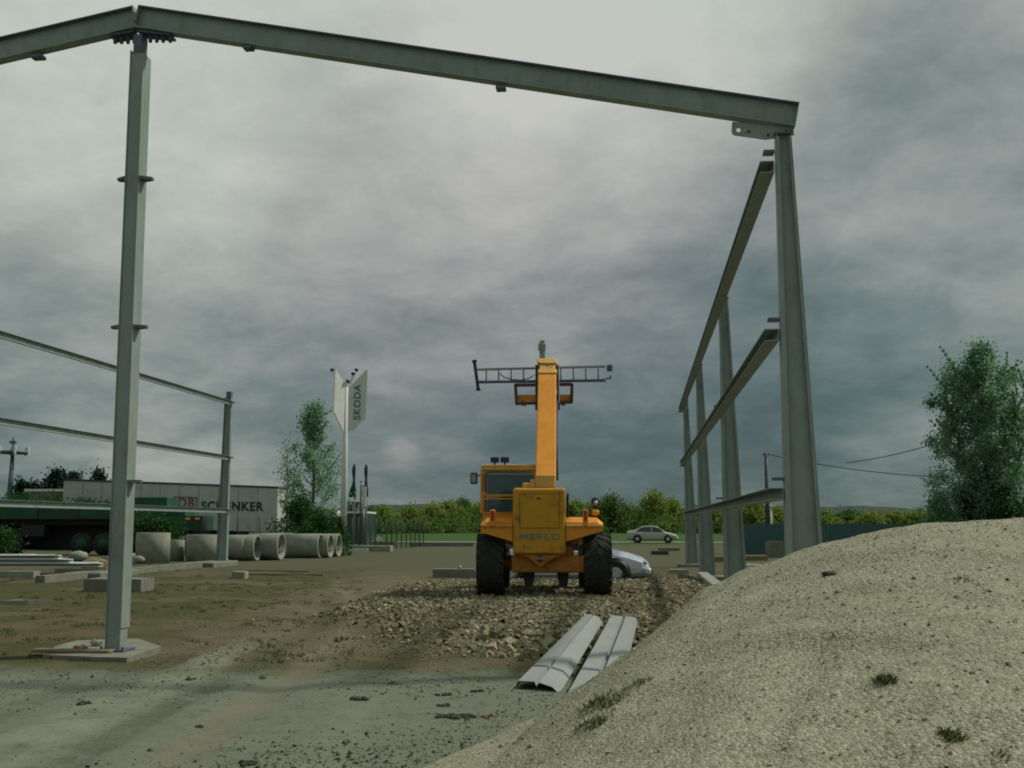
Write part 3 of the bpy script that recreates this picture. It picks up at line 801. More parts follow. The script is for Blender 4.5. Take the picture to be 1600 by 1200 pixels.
tag(mb.build('gravel_chips', 'chips'), 'loose chips scattered over the beige gravel heap', 'gravel', kind='stuff')
mb = MB(); n_ = 0
while n_ < 26000:
    b = rnd.uniform(12.0, 33); a = rnd.uniform(-4.5, 5.3)
    k = bed(a, b)
    near = sstep(18, 12.5, b)
    dens = (0.45 + 0.55 * sstep(-.15, .25, nz(a, b, .8, 6))) * sstep(.05, .6, k) + (.012 if k > .02 else .003)
    if rnd.random() > dens: continue
    if heap(a, b) > 0: continue
    w = c2w(a, b); big = rnd.random() ** 3
    edgy = 1.6 if (b < 15.5 and k > .02 and a > -.6) else 1.0
    r = (rnd.uniform(.011, .026) + .032 * big * big) * edgy
    rock(mb, (w.x, w.y, gz(w.x, w.y) + r * .2), r, rnd); n_ += 1
tag(mb.build('rubble_stones', 'stones'), 'coarse beige rubble stones spread round the orange machine', 'rubble', kind='stuff')

mb = MB(); n_ = 0
while n_ < 7000:
    b = 7.2 + 14 * rnd.random() ** 1.6; a = rnd.uniform(-.47, .2) * b
    if heap(a, b) > 0.0 or (nz(a, b, .5, 21) < rnd.uniform(-.35, .5) and heap(a + .5, b) <= 0): continue
    w = c2w(a, b); rock(mb, (w.x, w.y, gz(w.x, w.y)), rnd.uniform(.004, .010) + .012 * rnd.random() ** 8, rnd); n_ += 1
M['grit'] = stonemat('earth_grit', [(0.1, (0.03, 0.034, 0.02)), (0.55, (0.085, 0.09, 0.058)), (0.85, (0.14, 0.145, 0.10)), (1.0, (0.27, 0.27, 0.21))])
tag(mb.build('ground_grit', 'grit'), 'fine grit and crumbs strewn over the bare earth in front', 'grit', kind='stuff')
# clods, brick bits and weeds
def clod(px, py, r, mm, lb, onheap=False, nm='dirt_clod', cat='clod', sq=(1.4, 1, .55), cnt=9):
    p = hz(px, py) if onheap else gnd(px, py); 
    if not onheap: p.z = gz(p.x, p.y)
    rd = random.Random(int(px * 7 + py)); mb = MB()
    for k in range(cnt if mm == 'clod' else 2):
        q = Vector((p.x + rd.gauss(0, r * .55 * sq[0]), p.y + rd.gauss(0, r * .7), p.z + r * .15)); mb.sphere(q, r * rd.uniform(.35, .7), 7, 5, (1.2, 1, .7), .5, rd)
    o = single(nm, mb, mm, p, lb, cat, 'clods and lumps on the bare earth' if cat == 'clod' else None); return o
clod(562, 1095, .055, 'clod', 'dark earth clod alone on the grey ground left of the brick lump')
clod(612, 1070, .03, 'clod', 'small flat clod farther back on the grey ground')
clod(695, 1087, .04, 'clod', 'dark clod on the grey ground nearest the rubble edge')
clod(745, 1083, .035, 'clod', 'clod left of the near end of the zinc sheets')
clod(695, 1104, .035, 'clod', 'clod just above the strip of dark soil')
clod(712, 1122, .05, 'clod', 'long low strip of dark soil beside the orange brick lump', sq=(3.2, 1, .5), cnt=26)
clod(298, 1061, .035, 'clod', 'dark clod beside the pale tyre streak on the left')
clod(130, 1102, .045, 'clod', 'dark clod left of the tyre streak in the foreground')
clod(313, 1133, .03, 'clod', 'tiny clod in the middle of the foreground')
clod(385, 1193, .04, 'clod', 'clod at the bottom edge of the foreground')
clod(757, 1121, .045, 'brick', 'orange brick lump on the grey ground in front of the gravel heap', nm='brick_lump', cat='brick', sq=(1, 1, .8))
clod(1293, 899, .045, 'clod', 'small dark lump high on the gravel heap', True, nm='dark_lump', cat='lump')
def weed(px, py, r, hgt, n, lb, onheap=True, mm='grass'):
    p = hz(px, py) if onheap else gnd(px, py)
    if not onheap: p.z = gz(p.x, p.y)
    rd = random.Random(int(px * 3 + py)); mb = MB()
    for k in range(n):
        a = rd.random() * 6.28; d = r * math.sqrt(rd.random()); q = Vector((p.x + d * math.cos(a), p.y + d * math.sin(a), 0))
        if onheap:
            ca_, cb_ = w2c(q.x, q.y); q.z = max(heap(ca_, cb_), 0) - .01
        else: q.z = gz(q.x, q.y) - .01
        tip = q + Vector((rd.gauss(0, .6), rd.gauss(0, .6), rd.uniform(.5, 1.2))) * hgt
        sd = Vector((math.cos(a + 1), math.sin(a + 1), 0)) * hgt * .09; md = (q + tip) / 2 + Vector((0, 0, hgt * .12))
        mb.add([q - sd, q + sd, md + sd * .8, md - sd * .8, tip], [(0, 1, 2, 3), (3, 2, 4)])
    if not onheap:
        return tag(mb.build('weeds', mm), lb, 'weeds', kind='stuff')
    return single('weed_tuft', mb, mm, p, lb, 'weed', 'weeds growing on the gravel heap')
weed(1385, 1064, .055, .045, 130, 'round weed tuft in the middle of the gravel heap')
weed(1487, 1153, .05, .045, 120, 'weed tuft near the bottom right of the gravel heap')
weed(1563, 1188, .045, .035, 70, 'low weed patch in the bottom right corner of the heap')
weed(1505, 909, .08, .03, 60, 'thin weed tuft high on the right of the heap')
weed(942, 1100, .15, .045, 230, 'dark green weed patch on the left flank of the heap, lower one')
weed(1000, 1068, .08, .04, 80, 'weed tuft right of the green patch on the left flank of the heap')
weed(925, 1130, .11, .04, 110, 'weed patch lowest on the left flank near the toe of the heap')
wb_ = MB(); k = 0
while k < 420:
    b = rnd.uniform(13.5, 40); a = rnd.uniform(-.46, -.13) * b
    if nz(a, b, .45, 31) < rnd.uniform(-.25, .35): continue
    w = c2w(a, b); k += 1; rr0 = rnd.uniform(.05, .22); hh0 = rnd.uniform(.025, .07)
    for j in range(int(rnd.uniform(8, 26))):
        an = rnd.random() * 6.28; d = rr0 * math.sqrt(rnd.random()); q = Vector((w.x + d * math.cos(an), w.y + d * math.sin(an), 0)); q.z = gz(q.x, q.y) - .01
        tip = q + Vector((rnd.gauss(0, .7), rnd.gauss(0, .7), rnd.uniform(.5, 1.2))) * hh0
        sd = Vector((math.cos(an + 1), math.sin(an + 1), 0)) * hh0 * .14; md = (q + tip) / 2 + Vector((0, 0, hh0 * .12))
        wb_.add([q - sd, q + sd, md + sd * .8, md - sd * .8, tip], [(0, 1, 2, 3), (3, 2, 4)])
tag(wb_.build('weeds', 'grass'), 'sparse low weeds growing over the brown earth on the left', 'weeds', kind='stuff')

# ------------------------------------------------------------------ zinc sheets on the ground
def sheet(pl, prof, label, strapt):
    nl, nr, fl_, fr = pl
    w = (nr - nl); 
    t_ = thing('steel_sheet', (nl + nr) / 2, label, 'steel sheet', group='folded zinc sheets lying on the rubble')
    def ring(t__):
        a = nl.lerp(fl_, t__); b = nr.lerp(fr, t__)
        up = [a.lerp(b, u) + Vector((0, 0, h)) for u, h in prof]
        return up + [p - Vector((0, 0, .006)) for p in up[::-1]]
    MB().loft([ring(i / 6) for i in range(7)]).build('sheet', 'bright_steel', t_, True)
    def ring2(t__):
        a = nl.lerp(fl_, t__); b = nr.lerp(fr, t__)
        up = [a.lerp(b, u) + Vector((0, 0, h + .004)) for u, h in prof]
        return up + [p - Vector((0, 0, .003)) for p in up[::-1]]
    MB().loft([ring2(strapt), ring2(strapt + .018)]).build('strap', 'steel_primer', t_, True)
P1 = [(0, 0), (.07, .06), (.44, .066), (.49, .018), (.54, .06), (.84, .030), (1, -.03)]
def gp(px, py, z): return gnd(px, py, z)
sheet((gp(805, 1073, .03), gp(874, 1079, .03), gp(913, 966, .30), gp(941, 969, .30)), P1, 'left folded zinc sheet with its notched near end clear of the gravel heap', .16)
P2 = [(0, -.02), (.06, .06), (.46, .06), (.52, .0), (.58, .06), (.92, .06), (1, 0)]
sheet((gp(883, 1092, .03), gp(964, 1100, .03), gp(953, 968, .30), gp(996, 972, .30)), P2, 'right folded zinc sheet, its near end partly buried by the gravel heap', .22)

# ------------------------------------------------------------------ telescopic handler
TD = 21.5; U = TD / F
tp = at(850, 900, TD); TZ = 0.235
tel_heading = math.atan2(-tp.x, tp.y)        # forward along the line of sight
tel = thing('telehandler', (tp.x, tp.y, TZ), 'orange telescopic handler seen from behind with its boom raised', 'telehandler', tel_heading)
PX = lambda p: (p - 850) * U
PZ = lambda p: (931 - p) * U
def tpart(name, mb, m, parent=None): return mb.build(name, m, parent or tel)
def tyre(cx_, cy_, r, w, parent):
    hw = w / 2
    prof = [(r * .56, -hw * .82), (r * .70, -hw * .98), (r * .86, -hw), (r * .955, -hw * .86), (r * .965, 0), (r * .955, hw * .86), (r * .86, hw), (r * .70, hw * .98), (r * .56, hw * .82)]
    wh = MB().lathe(prof, 36, 'x', (cx_, cy_, r)).build('wheel', 'rubber', parent)
    n = 18
    mb = MB()
    for k in range(n):
        for s in (-1, 1):
            a0 = 2 * math.pi * (k + (.5 if s > 0 else 0)) / n; a1 = a0 + .34
            P = lambda rr_, a, x: Vector((cx_ + x, cy_ + rr_ * math.cos(a), r + rr_ * math.sin(a)))
            x0, x1 = s * .01, s * hw * 1.0; da = .13
            mb.hexa([P(r * .94, a0, x0), P(r * .90, a1, x1), P(r * .90, a1 + da, x1), P(r * .94, a0 + da, x0), P(r * 1.0, a0, x0), P(r * .985, a1, x1), P(r * .985, a1 + da, x1), P(r * 1.0, a0 + da, x0)])
    mb.build('tread', 'rubber', wh)
    MB().lathe([(r * .555, -hw * .7), (r * .555, hw * .7), (r * .42, hw * .5), (.08, hw * .35), (.08, -hw * .35), (r * .42, -hw * .5)], 24, 'x', (cx_, cy_, r)).build('rim', 'orange_dirty', wh)
Rw, Ww = 0.60, 0.52
for s, x in ((-1, (PX(743) + PX(789)) / 2), (1, (PX(912) + PX(957)) / 2)):
    tyre(x, 0.62, Rw, Ww, tel)
    tyre(x * .985, 3.15, Rw, Ww, tel)
# axles and chassis
tpart('axle', MB().tube([(PX(785), .62, Rw), (PX(915), .62, Rw)], .12, 10), 'orange_dirty')
tpart('axle', MB().tube([(PX(785), 3.15, Rw), (PX(915), 3.15, Rw)], .12, 10), 'black')
tpart('chassis', MB().bbox(PX(803), PX(897), .30, 3.9, PZ(893), PZ(850), .03), 'orange_dirty')
mb = MB(); mb.bbox(PX(799), PX(914), .18, .42, PZ(892), PZ(866), .02); tpart('rear_crossmember', mb, 'orange_dirty')
for x in (PX(826), PX(880)):
    tpart('suspension_arm', MB().prism([Vector((x - .12, .5, PZ(892))), Vector((x + .12, .5, PZ(892))), Vector((x + .08, .5, PZ(915))), Vector((x - .07, .5, PZ(915)))], (0, .5, 0)), 'black')
for x0, x1 in ((796, 818), (889, 911)):
    tpart('front_frame_bar', MB().bbox(PX(x0), PX(x1), 3.8, 4.0, PZ(905), PZ(896), .02), 'orange')
# rear engine cover / counterweight
def rect_round(x0, x1, z0, z1, r, y, n=4, rb=None):
    pts = []
    for (cx_, cz_, a0, rr_) in ((x1 - r, z1 - r, 0, r), (x0 + r, z1 - r, 90, r), (x0 + (rb or r), z0 + (rb or r), 180, rb or r), (x1 - (rb or r), z0 + (rb or r), 270, rb or r)):
        for k in range(n + 1):
            a = R(a0 + 90 * k / n); pts.append(Vector((cx_ + rr_ * math.cos(a), y, cz_ + rr_ * math.sin(a))))
    return pts
bx0, bx1, bz0, bz1 = PX(802), PX(884), PZ(864), PZ(761)
rings = [rect_round(bx0 + .04, bx1 - .04, bz0 + .04, bz1 - .04, .03, -.04), rect_round(bx0 + .01, bx1 - .01, bz0 + .01, bz1 - .01, .05, -.01), rect_round(bx0, bx1, bz0, bz1, .05, .05), rect_round(bx0, bx1, bz0, bz1 , .05, 1.2)]
cov = tpart('engine_cover', MB().loft(rings[::-1]), 'orange_shaded')
fr = MB()
px0, px1, pz0, pz1 = PX(813), PX(874), PZ(823), PZ(771)
gap = .008
tpart('hatch', MB().bbox(px0, px1, -.052, -.038, pz0, pz1, .006), 'orange_shaded', cov)
tpart('hatch_gap', MB().box(px0 - gap, px1 + gap, -.044, -.0385, pz0 - gap, pz1 + gap), 'black', cov)
tpart('latch', MB().bbox(PX(839), PX(845), -.064, -.0525, PZ(779), PZ(777), .003), 'black', cov)
mtx = Matrix.Translation((PX(844), -.046, PZ(837))) @ Matrix.Rotation(R(90), 4, 'X')
text('lettering', 'MERLO', .155, 'teal_text', cov, mtx, .004, 0.0, 1.45)
# lower taper with tow hitch
lowp = [Vector((PX(806), -.0, PZ(864.5))), Vector((PX(882), 0, PZ(864.5))), Vector((PX(866), 0, PZ(868))), Vector((PX(846), 0, PZ(882))), Vector((PX(842), 0, PZ(882))), Vector((PX(826), 0, PZ(868)))]
hit = tpart('hitch_plate', MB().prism(lowp[::-1], (0, .17, 0)), 'orange_dirty')
tpart('tow_pin', MB().tube([(PX(844), -.05, PZ(875)), (PX(844), -.05, PZ(864.8))], .03, 8), 'steel_dark', hit)
tpart('tow_lug', MB().bbox(PX(838), PX(850), -.09, -.002, PZ(871), PZ(869), .004), 'steel', hit)
# fenders
for s in (-1, 1):
    if s > 0: inn, outx, zt, zlip = PX(884.5), PX(942), PZ(806), PZ(818)
    else: inn, outx, zt, zlip = PX(801.5), PX(752), PZ(806), PZ(820)
    zi = PZ(839)
    n = 5; ringsf = []
    for y, dz in ((.02, -.10), (.18, -.02), (.55, 0), (1.0, -.04), (1.35, -.3)):
        ringsf.append([Vector((inn, y, zt + dz)), Vector((outx - s * .10, y, zt + dz - .01)), Vector((outx, y, zt + dz - .09)), Vector((outx, y, zlip + dz * .6 - .06)), Vector((outx - s * .06, y, zlip + dz * .6 - .075)), Vector((inn, y, zi + dz * .6))])
    fe = tpart('fender', MB().loft(ringsf), 'orange')
    tpart('fender_lip', MB().bbox(min(inn, outx), max(inn, outx), -.02, .06, PZ(822), PZ(817.5), .01), 'yellow' if s > 0 else 'orange', fe)  # right lip paler: its sunlit brightness is put into the colour
    lx = PX(770.5) if s < 0 else PX(914.5)
    lb2 = tpart('lamp_bracket', MB().bbox(lx - .05, lx + .05, -.08, -.03, PZ(820), PZ(795), .01), 'orange')
    tpart('tail_lamp', MB().bbox(lx - .028, lx + .028, -.105, -.0805, PZ(812), PZ(796), .008), 'red_lens', lb2)
# cab on the left
cx0, cx1 = PX(752), PX(842); cy0, cy1 = .75, 2.35
D2 = (TD + cy0) / TD                       # parts farther forward look smaller
cx0 *= D2; cx1 *= D2
def PZ2(p, y): return EYE - TZ + (819.5 - p) / F * (TD + y)
zf, zb_, zs, zw0, zw1, zr = PZ2(822, cy0), PZ2(802, cy0), PZ2(781, cy0), PZ2(773, cy0), PZ2(737, cy0), PZ2(727, cy0)
cab = tpart('cab', MB().bbox(cx0 + .03, cx1 - .03, cy0 + .03, cy1, zf, zb_, .02), 'orange')
def loop(parent, nm, x0, x1, z0, z1, o, y, th, mm, r=.08):
    a = rect_round(x0 - o, x1 + o, z0 - o, z1 + o, r + o, y); b = rect_round(x0, x1, z0, z1, r, y)
    n = len(a); v = a + b + [p + Vector((0, th, 0)) for p in a] + [p + Vector((0, th, 0)) for p in b]; f = []
    for i in range(n):
        j = (i + 1) % n; f += [(i, j, n + j, n + i), (2 * n + i, 3 * n + i, 3 * n + j, 2 * n + j), (i, 2 * n + i, 2 * n + j, j), (n + i, n + j, 3 * n + j, 3 * n + i)]
    return MB().add(v, f).build(nm, mm, parent)
wx0, wx1 = PX(757) * D2, PX(834) * D2
loop(cab, 'rear_window_frame', wx0, wx1, zw0, zw1, .045, cy0 + .02, .05, 'orange_shaded', .10)
tpart('rear_window', MB().prism(rect_round(wx0 - .01, wx1 + .01, zw0 - .01, zw1 + .01, .10, cy0 + .045)[::-1], (0, .01, 0)), 'glass', cab)
lx0, lx1 = PX(757) * D2, PX(806) * D2
loop(cab, 'lower_window_frame', lx0, lx1, zb_ + .02, zs, .03, cy0 + .02, .05, 'orange_shaded', .03)
tpart('lower_window', MB().prism(rect_round(lx0 - .01, lx1 + .01, zb_ + .01, zs + .01, .03, cy0 + .045)[::-1], (0, .01, 0)), 'glass', cab)
roof = MB(); rr_ = [rect_round(cx0 - .0, cx1, zw1 + .03, zr, .055, cy0 - .02), rect_round(cx0 - .02, cx1 + .02, zw1 + .03, zr + .03, .06, cy0 + .4), rect_round(cx0, cx1, zw1 + .03, zr, .055, cy1)]
roof = tpart('cab_roof', roof.loft(rr_[::-1]), 'yellow', cab)
for (x, y) in ((cx0 + .02, cy0 + .05), (cx0 + .02, cy1 - .05), (cx1 - .03, cy1 - .05), (cx1 - .03, cy0 + .05)):
    tpart('cab_pillar', MB().box(x - .03, x + .03, y - .03, y + .03, zb_, zw1 + .03), 'orange', cab)
tpart('front_window', MB().box(cx0 + .06, cx1 - .06, cy1 - .06, cy1 - .05, zb_, zw1), 'glass', cab)
tpart('side_window', MB().box(cx0 + .005, cx0 + .012, cy0 + .1, cy1 - .1, zb_, zw1), 'glass', cab)
seat = MB(); seat.bbox(PX(778), PX(800), 1.3, 1.42, zb_ - .1, zb_ + .45, .05); seat.bbox(PX(776), PX(802), 1.3, 1.8, zb_ - .1, zb_ + .08, .04)
tpart('driver_seat', seat, 'black', cab)
tpart('headrest', MB().bbox(PX(776), PX(786), 1.25, 1.33, zb_ + .12, zb_ + .2, .03), 'red_shirt', cab)
for x0, x1 in ((767, 780), (782.5, 796)):
    wl = tpart('work_lamp', MB().bbox(PX(x0) * D2, PX(x1) * D2, cy0 + .0, cy0 + .12, zr + .045, zr + .15, .012), 'navy', cab)
    tpart('lamp_foot', MB().box(PX((x0 + x1) / 2) * D2 - .015, PX((x0 + x1) / 2) * D2 + .015, cy0 + .04, cy0 + .08, zr + .0, zr + .0455), 'black', wl)
mr = tpart('wing_mirror', MB().bbox(PX(735) * D2, PX(746.5) * D2, cy0 + .05, cy0 + .13, PZ2(757, cy0), PZ2(739, cy0), .02), 'black', cab)
tpart('mirror_glass', MB().bbox(PX(736.5) * D2, PX(744.5) * D2, cy0 + .04, cy0 + .0495, PZ2(755, cy0), PZ2(742, cy0), .003), 'steel', mr)
tpart('mirror_arm', MB().tube([(PX(746) * D2, cy0 + .09, PZ2(744, cy0)), (cx0 + .03, cy0 + .12, PZ2(742, cy0))], .012, 6), 'black', mr)
# exhaust and round mirror on the right
tpart('exhaust_pipe', MB().tube([(PX(887.5), .35, PZ(818)), (PX(887.5), .35, PZ(774)), (PX(888), .30, PZ(770))], .024, 8), 'black')
rm = tpart('round_mirror', MB().lathe([(0.0, -.02), (.07, -.02), (.085, 0), (.07, .03), (.0, .05)], 18, 'y', (PX(933.5), .9, PZ2(784.5, .9))), 'black')
tpart('mirror_glass', MB().lathe([(0.0, -.03), (.052, -.028), (.052, -.021), (.0, -.0205)], 16, 'y', (PX(933.5), .9, PZ2(786.5, .9))), 'bright_steel', rm)
tpart('mirror_arm', MB().tube([(PX(933), .92, PZ2(790, .9)), (PX(931), .92, PZ(808))], .018, 8), 'black', rm)
tpart('amber_lamp', MB().bbox(PX(927), PX(939), .72, .80, PZ2(806, .7), PZ2(797, .7), .03), 'orange')
# pivot tower under the boom
tw = MB()
tw.bbox(PX(837), PX(868.5), .10, .75, bz1 + .002, PZ(740), .02)
tw.bbox(PX(817), PX(836.8), .10, .60, bz1 + .002, PZ(753), .015)
tw.bbox(PX(829), PX(836.9), .12, .60, PZ(752.9), PZ(748), .01)
tpart('boom_pivot', tw, 'yellow')
# boom: axis from the pivot forward and up
E = R(42); p0 = Vector((PX(853), .30, PZ(741))); dB = Vector((0, math.cos(E), math.sin(E)))
L = 4.02
nB_ = Vector((0, -math.sin(E), math.cos(E)))
def bsec(c, hw, ht):   # ring
    b = .018
    P = [(-hw + b, ht), (hw - b, ht), (hw, ht - b), (hw, -ht + b), (hw - b, -ht), (-hw + b, -ht), (-hw, -ht + b), (-hw, ht - b)]
    return [c + Vector((x, 0, 0)) + nB_ * z for x, z in P]
top_shift = Vector((.05, 0, 0))
boom = tpart('boom', MB().loft([bsec(p0 + dB * -.15 - nB_ * .24, .195, .24), bsec(p0 + dB * (L - .55) - nB_ * .24 + top_shift * .9, .195, .21)]), 'orange')
hd = p0 + dB * (L - .55) - nB_ * .24 + top_shift
tpart('boom_collar', MB().loft([bsec(hd + dB * .001, .205, .235), bsec(hd + dB * .14, .205, .235)]), 'yellow', boom)
tpart('boom_inner', MB().loft([bsec(hd + dB * .142, .17, .19), bsec(hd + dB * .50, .17, .19)]), 'yellow', boom)
tpart('boom_head', MB().loft([bsec(hd + dB * .40, .205, .22), bsec(hd + dB * .56, .215, .22), bsec(hd + dB * .60, .18, .2)]), 'yellow', boom)
for s in (-1, 1):
    tpart('head_cheek', MB().loft([bsec(hd + Vector((s * .235, 0, 0)) + dB * -.75 - nB_ * .12, .026, .10), bsec(hd + Vector((s * .235, 0, 0)) + dB * .45, .026, .14)]), 'black', boom)
    tpart('hydraulic_hose', MB().tube([hd + Vector((s * .2, 0, 0)) + nB_ * .2 + dB * .45, hd + Vector((s * .12, 0, 0)) + nB_ * .25 + dB * .3, hd + nB_ * .26 + dB * .22], .012, 6), 'steel_dark', boom)
for sx_, rr_ in ((.212, .014), (.238, .010)):
    tpart('hydraulic_pipe', MB().tube([p0 + dB * .1 - nB_ * .20 + Vector((sx_, 0, 0)), p0 + dB * 1.6 - nB_ * .17 + Vector((sx_, 0, 0)), hd - dB * .4 - nB_ * .05 + Vector((sx_ - .01, 0, 0))], rr_, 6), 'steel_dark', boom)
# fork carriage, hanging below the head
yt = hd.y + .5; Dt = TD + yt
def TP(px, py, y=None):
    y = yt if y is None else y
    return Vector(((px - 850) / F * (TD + y), y, PZ2(py, y)))
car_ = MB()
for a, b in (((805, 602), (895, 601)), ((806, 631), (895, 629)), ((806, 601), (808, 631)), ((895, 600), (894, 630))):
    car_.bar(TP(*a), TP(*b), .07, .06, (0, 1, 0))
cg = tpart('fork_carriage', car_, 'rust_red')
q0, q1 = TP(808, 629), TP(893, 628)
tpart('carriage_plate', MB().box(q0.x, q1.x, yt + .04, yt + .07, q0.z + .03, q0.z + .17), 'orange', cg)
for x in (818, 882):
    q = TP(x, 618); tpart('fork', MB().box(q.x - .05, q.x + .05, yt + .08, yt + 1.1, q.z - .12, q.z - .07), 'steel_dark', cg)
# grey jib block standing above the boom head
g0, g1 = TP(848.5, 560), TP(850, 531)
jib = MB(); jib.bbox(g0.x - .062, g0.x + .062, yt - .06, yt + .06, g0.z - .15, g0.z + .24, .01); jib.bbox(g0.x - .09, g0.x + .08, yt - .08, yt + .08, g0.z + .18, g0.z + .34, .02); jib.bbox(g0.x - .055, g0.x + .055, yt - .05, yt + .05, g0.z + .341, g1.z, .01)
tpart('jib_block', jib, 'steel')

# ladder lying across the boom head (world coordinates through the machine's frame)
lad = thing('ladder', tel.matrix_basis @ Vector((TP(847, 597).x, yt + .1, TP(847, 597).z)), 'long steel ladder held level across the top of the raised boom', 'ladder', tel_heading)
def LP(px, py): 
    q = TP(px, py, yt + .12); o = Vector((TP(847, 597).x, yt + .1, TP(847, 597).z)); return q - o
def lp(name, mb, m): return mb.build(name, m, lad)
lp('rail', MB().bar(LP(746, 577), LP(948, 573), .05, .028, (0, 1, 0)), 'steel')
lp('rail', MB().bar(LP(746, 597), LP(948, 595), .06, .045, (0, 1, 0)), 'steel_primer')
for k in range(11):
    x = 760 + k * 19.6 - (0 if k < 4 else 0)
    if x > 945: break
    lp('rung', MB().tube([LP(x, 596), LP(x, 576)], .016, 6), 'steel_primer')
lp('end_bar', MB().bar(LP(741, 563), LP(747.5, 609), .07, .05, (0, 1, 0)), 'navy')
lp('end_foot', MB().bar(LP(737.5, 564), LP(745, 563), .07, .05, (0, 0, 1)), 'navy')
lp('end_foot', MB().bar(LP(744, 609), LP(751, 608.5), .07, .05, (0, 0, 1)), 'navy')
hk = MB(); hk.bbox(LP(950, 0).x, LP(959, 0).x, -.05, .10, LP(0, 580).z, LP(0, 570).z, .02); hk.bar(LP(948, 592), LP(956, 592), .03, .03, (0, 1, 0)); hk.bar(LP(955.5, 592), LP(955.5, 587), .03, .03, (0, 1, 0))
lp('end_hook', hk, 'steel_primer')
lp('rope', MB().tube([LP(781, 583), LP(788, 589), LP(800, 593), LP(815, 594), LP(828, 591), LP(836, 586)], .013, 6), 'navy')

# ------------------------------------------------------------------ passenger cars
def make_car(label, body_m, loc, heading, scale=1.0, stations=None, group=None):
    t_ = thing('passenger_car', loc, label, 'car', heading, group)
    st = stations
    def ring(x, zb0, zbelt, w, zr_, wr):
        h = [(w * .88, zb0), (w * .98, zb0 + .10), (w, (zb0 + zbelt) / 2), (w * .97, zbelt - .04), (w * .93 if zr_ - zbelt > .1 else w * .88, zbelt), (wr, zr_), (wr * .55, zr_ + .035)]
        pts = [Vector((x, y, z)) for y, z in h] + [Vector((x, -y, z)) for y, z in h[::-1]]
        return pts
    body = MB().loft([ring(*s) for s in st], True, True).build('body', body_m, t_)
    body.data.set_sharp_from_angle(angle=R(24))
    # windows on the cabin side, windscreen and rear screen
    def interp(x):
        for a, b in zip(st, st[1:]):
            if a[0] <= x <= b[0]:
                k = (x - a[0]) / (b[0] - a[0]); return [a[i] + (b[i] - a[i]) * k for i in range(6)]
    def sidept(x, f, s):
        q = interp(x); y0, z0, y1, z1 = q[3] * .93, q[2], q[5], q[4]
        return Vector((x, s * (y0 + (y1 - y0) * f + .008), z0 + (z1 - z0) * f))
    for s in (-1, 1):
        for (xa, xb, xc, xd) in car_windows:
            p = [sidept(xa, .02, s), sidept(xb, .02, s), sidept(xc, .93, s), sidept(xd, .93, s)]
            if s < 0: p = p[::-1]
            MB().prism(p, (0, s * .004, 0)).build('side_window', 'car_glass', body)
    for (xa, xb, nm) in ((1.18, .56, 'windscreen'), (-1.62, -1.02, 'rear_window')):
        qa, qb = interp(xa), interp(xb)
        p = [Vector((xa, -qa[5] * .86, qa[4] + .05)), Vector((xa, qa[5] * .86, qa[4] + .05)), Vector((xb, qb[5] * .86, qb[4] + .045)), Vector((xb, -qb[5] * .86, qb[4] + .045))]
        MB().prism(p, (0, 0, .006)).build(nm, 'car_glass', body)
    for x in (1.32, -1.30):
        for s in (-1, 1):
            w = .862
            MB().lathe([(.0, s * (w + .002)), (.375, s * (w + .002)), (.375, s * (w - .25)), (.0, s * (w - .25))], 22, 'y', (x, 0, .33)).build('wheel_arch', 'black', body)
            wh = MB().lathe([(.18, s * (w - .18)), (.29, s * (w - .18)), (.31, s * (w - .1)), (.31, s * (w + .0)), (.29, s * (w + .022)), (.18, s * (w + .018))], 22, 'y', (x, 0, .31)).build('wheel', 'rubber', t_)
            MB().lathe([(.0, s * (w + .012)), (.1, s * (w + .022)), (.185, s * (w + .01)), (.185, s * (w - .1)), (0, s * (w - .1))], 14, 'y', (x, 0, .31)).build('rim', 'rim', wh)
    for s in (-1, 1):
        MB().bbox(1.98, 2.10, s * .58 - .13, s * .58 + .13, .53, .62, .03).build('headlight', 'bright_steel', body)
        MB().bbox(-2.20, -2.08, s * .62 - .12, s * .62 + .12, .68, .82, .03).build('tail_light', 'red_lens', body)
    MB().bbox(2.02, 2.2, -.72, .72, .27, .46, .05).build('bumper', body_m, body)
    MB().bbox(-2.24, -2.02, -.74, .74, .30, .50, .05).build('bumper', body_m, body)
    return t_
car_windows = [(-1.42, -.10, -.10, -.92), (-.03, 1.02, .56, -.03)]
sedan = [(-2.2, .34, .86, .70, .90, .60), (-2.1, .24, .93, .80, .98, .68), (-1.72, .20, .93, .84, 1.03, .66), (-1.35, .18, .92, .85, 1.20, .62), (-.95, .18, .91, .86, 1.34, .60), (-.45, .18, .90, .86, 1.41, .60), (.1, .18, .89, .86, 1.40, .60), (.5, .18, .88, .86, 1.30, .60), (.9, .18, .87, .86, 1.06, .63), (1.16, .18, .84, .85, .88, .66), (1.6, .20, .74, .83, .78, .66), (1.98, .26, .62, .76, .66, .60), (2.14, .34, .50, .64, .53, .5)]
# silver car parked behind the machine, nose to the right
cp = at(1014, 890, 29.5)
ax_h = R(YAW - 6)
fwd = Vector((math.cos(ax_h), math.sin(ax_h), 0))
make_car('silver car parked behind the right rear wheel of the orange machine, only its bonnet showing', 'silver', (cp.x - fwd.x * 2.15, cp.y - fwd.y * 2.15, .07), ax_h, stations=sedan)
cp = at(1020, 840, 100)
make_car('pale sedan driving along the road beyond the yard', 'beige_car', (cp.x, cp.y, .035), R(YAW - 9), stations=sedan)

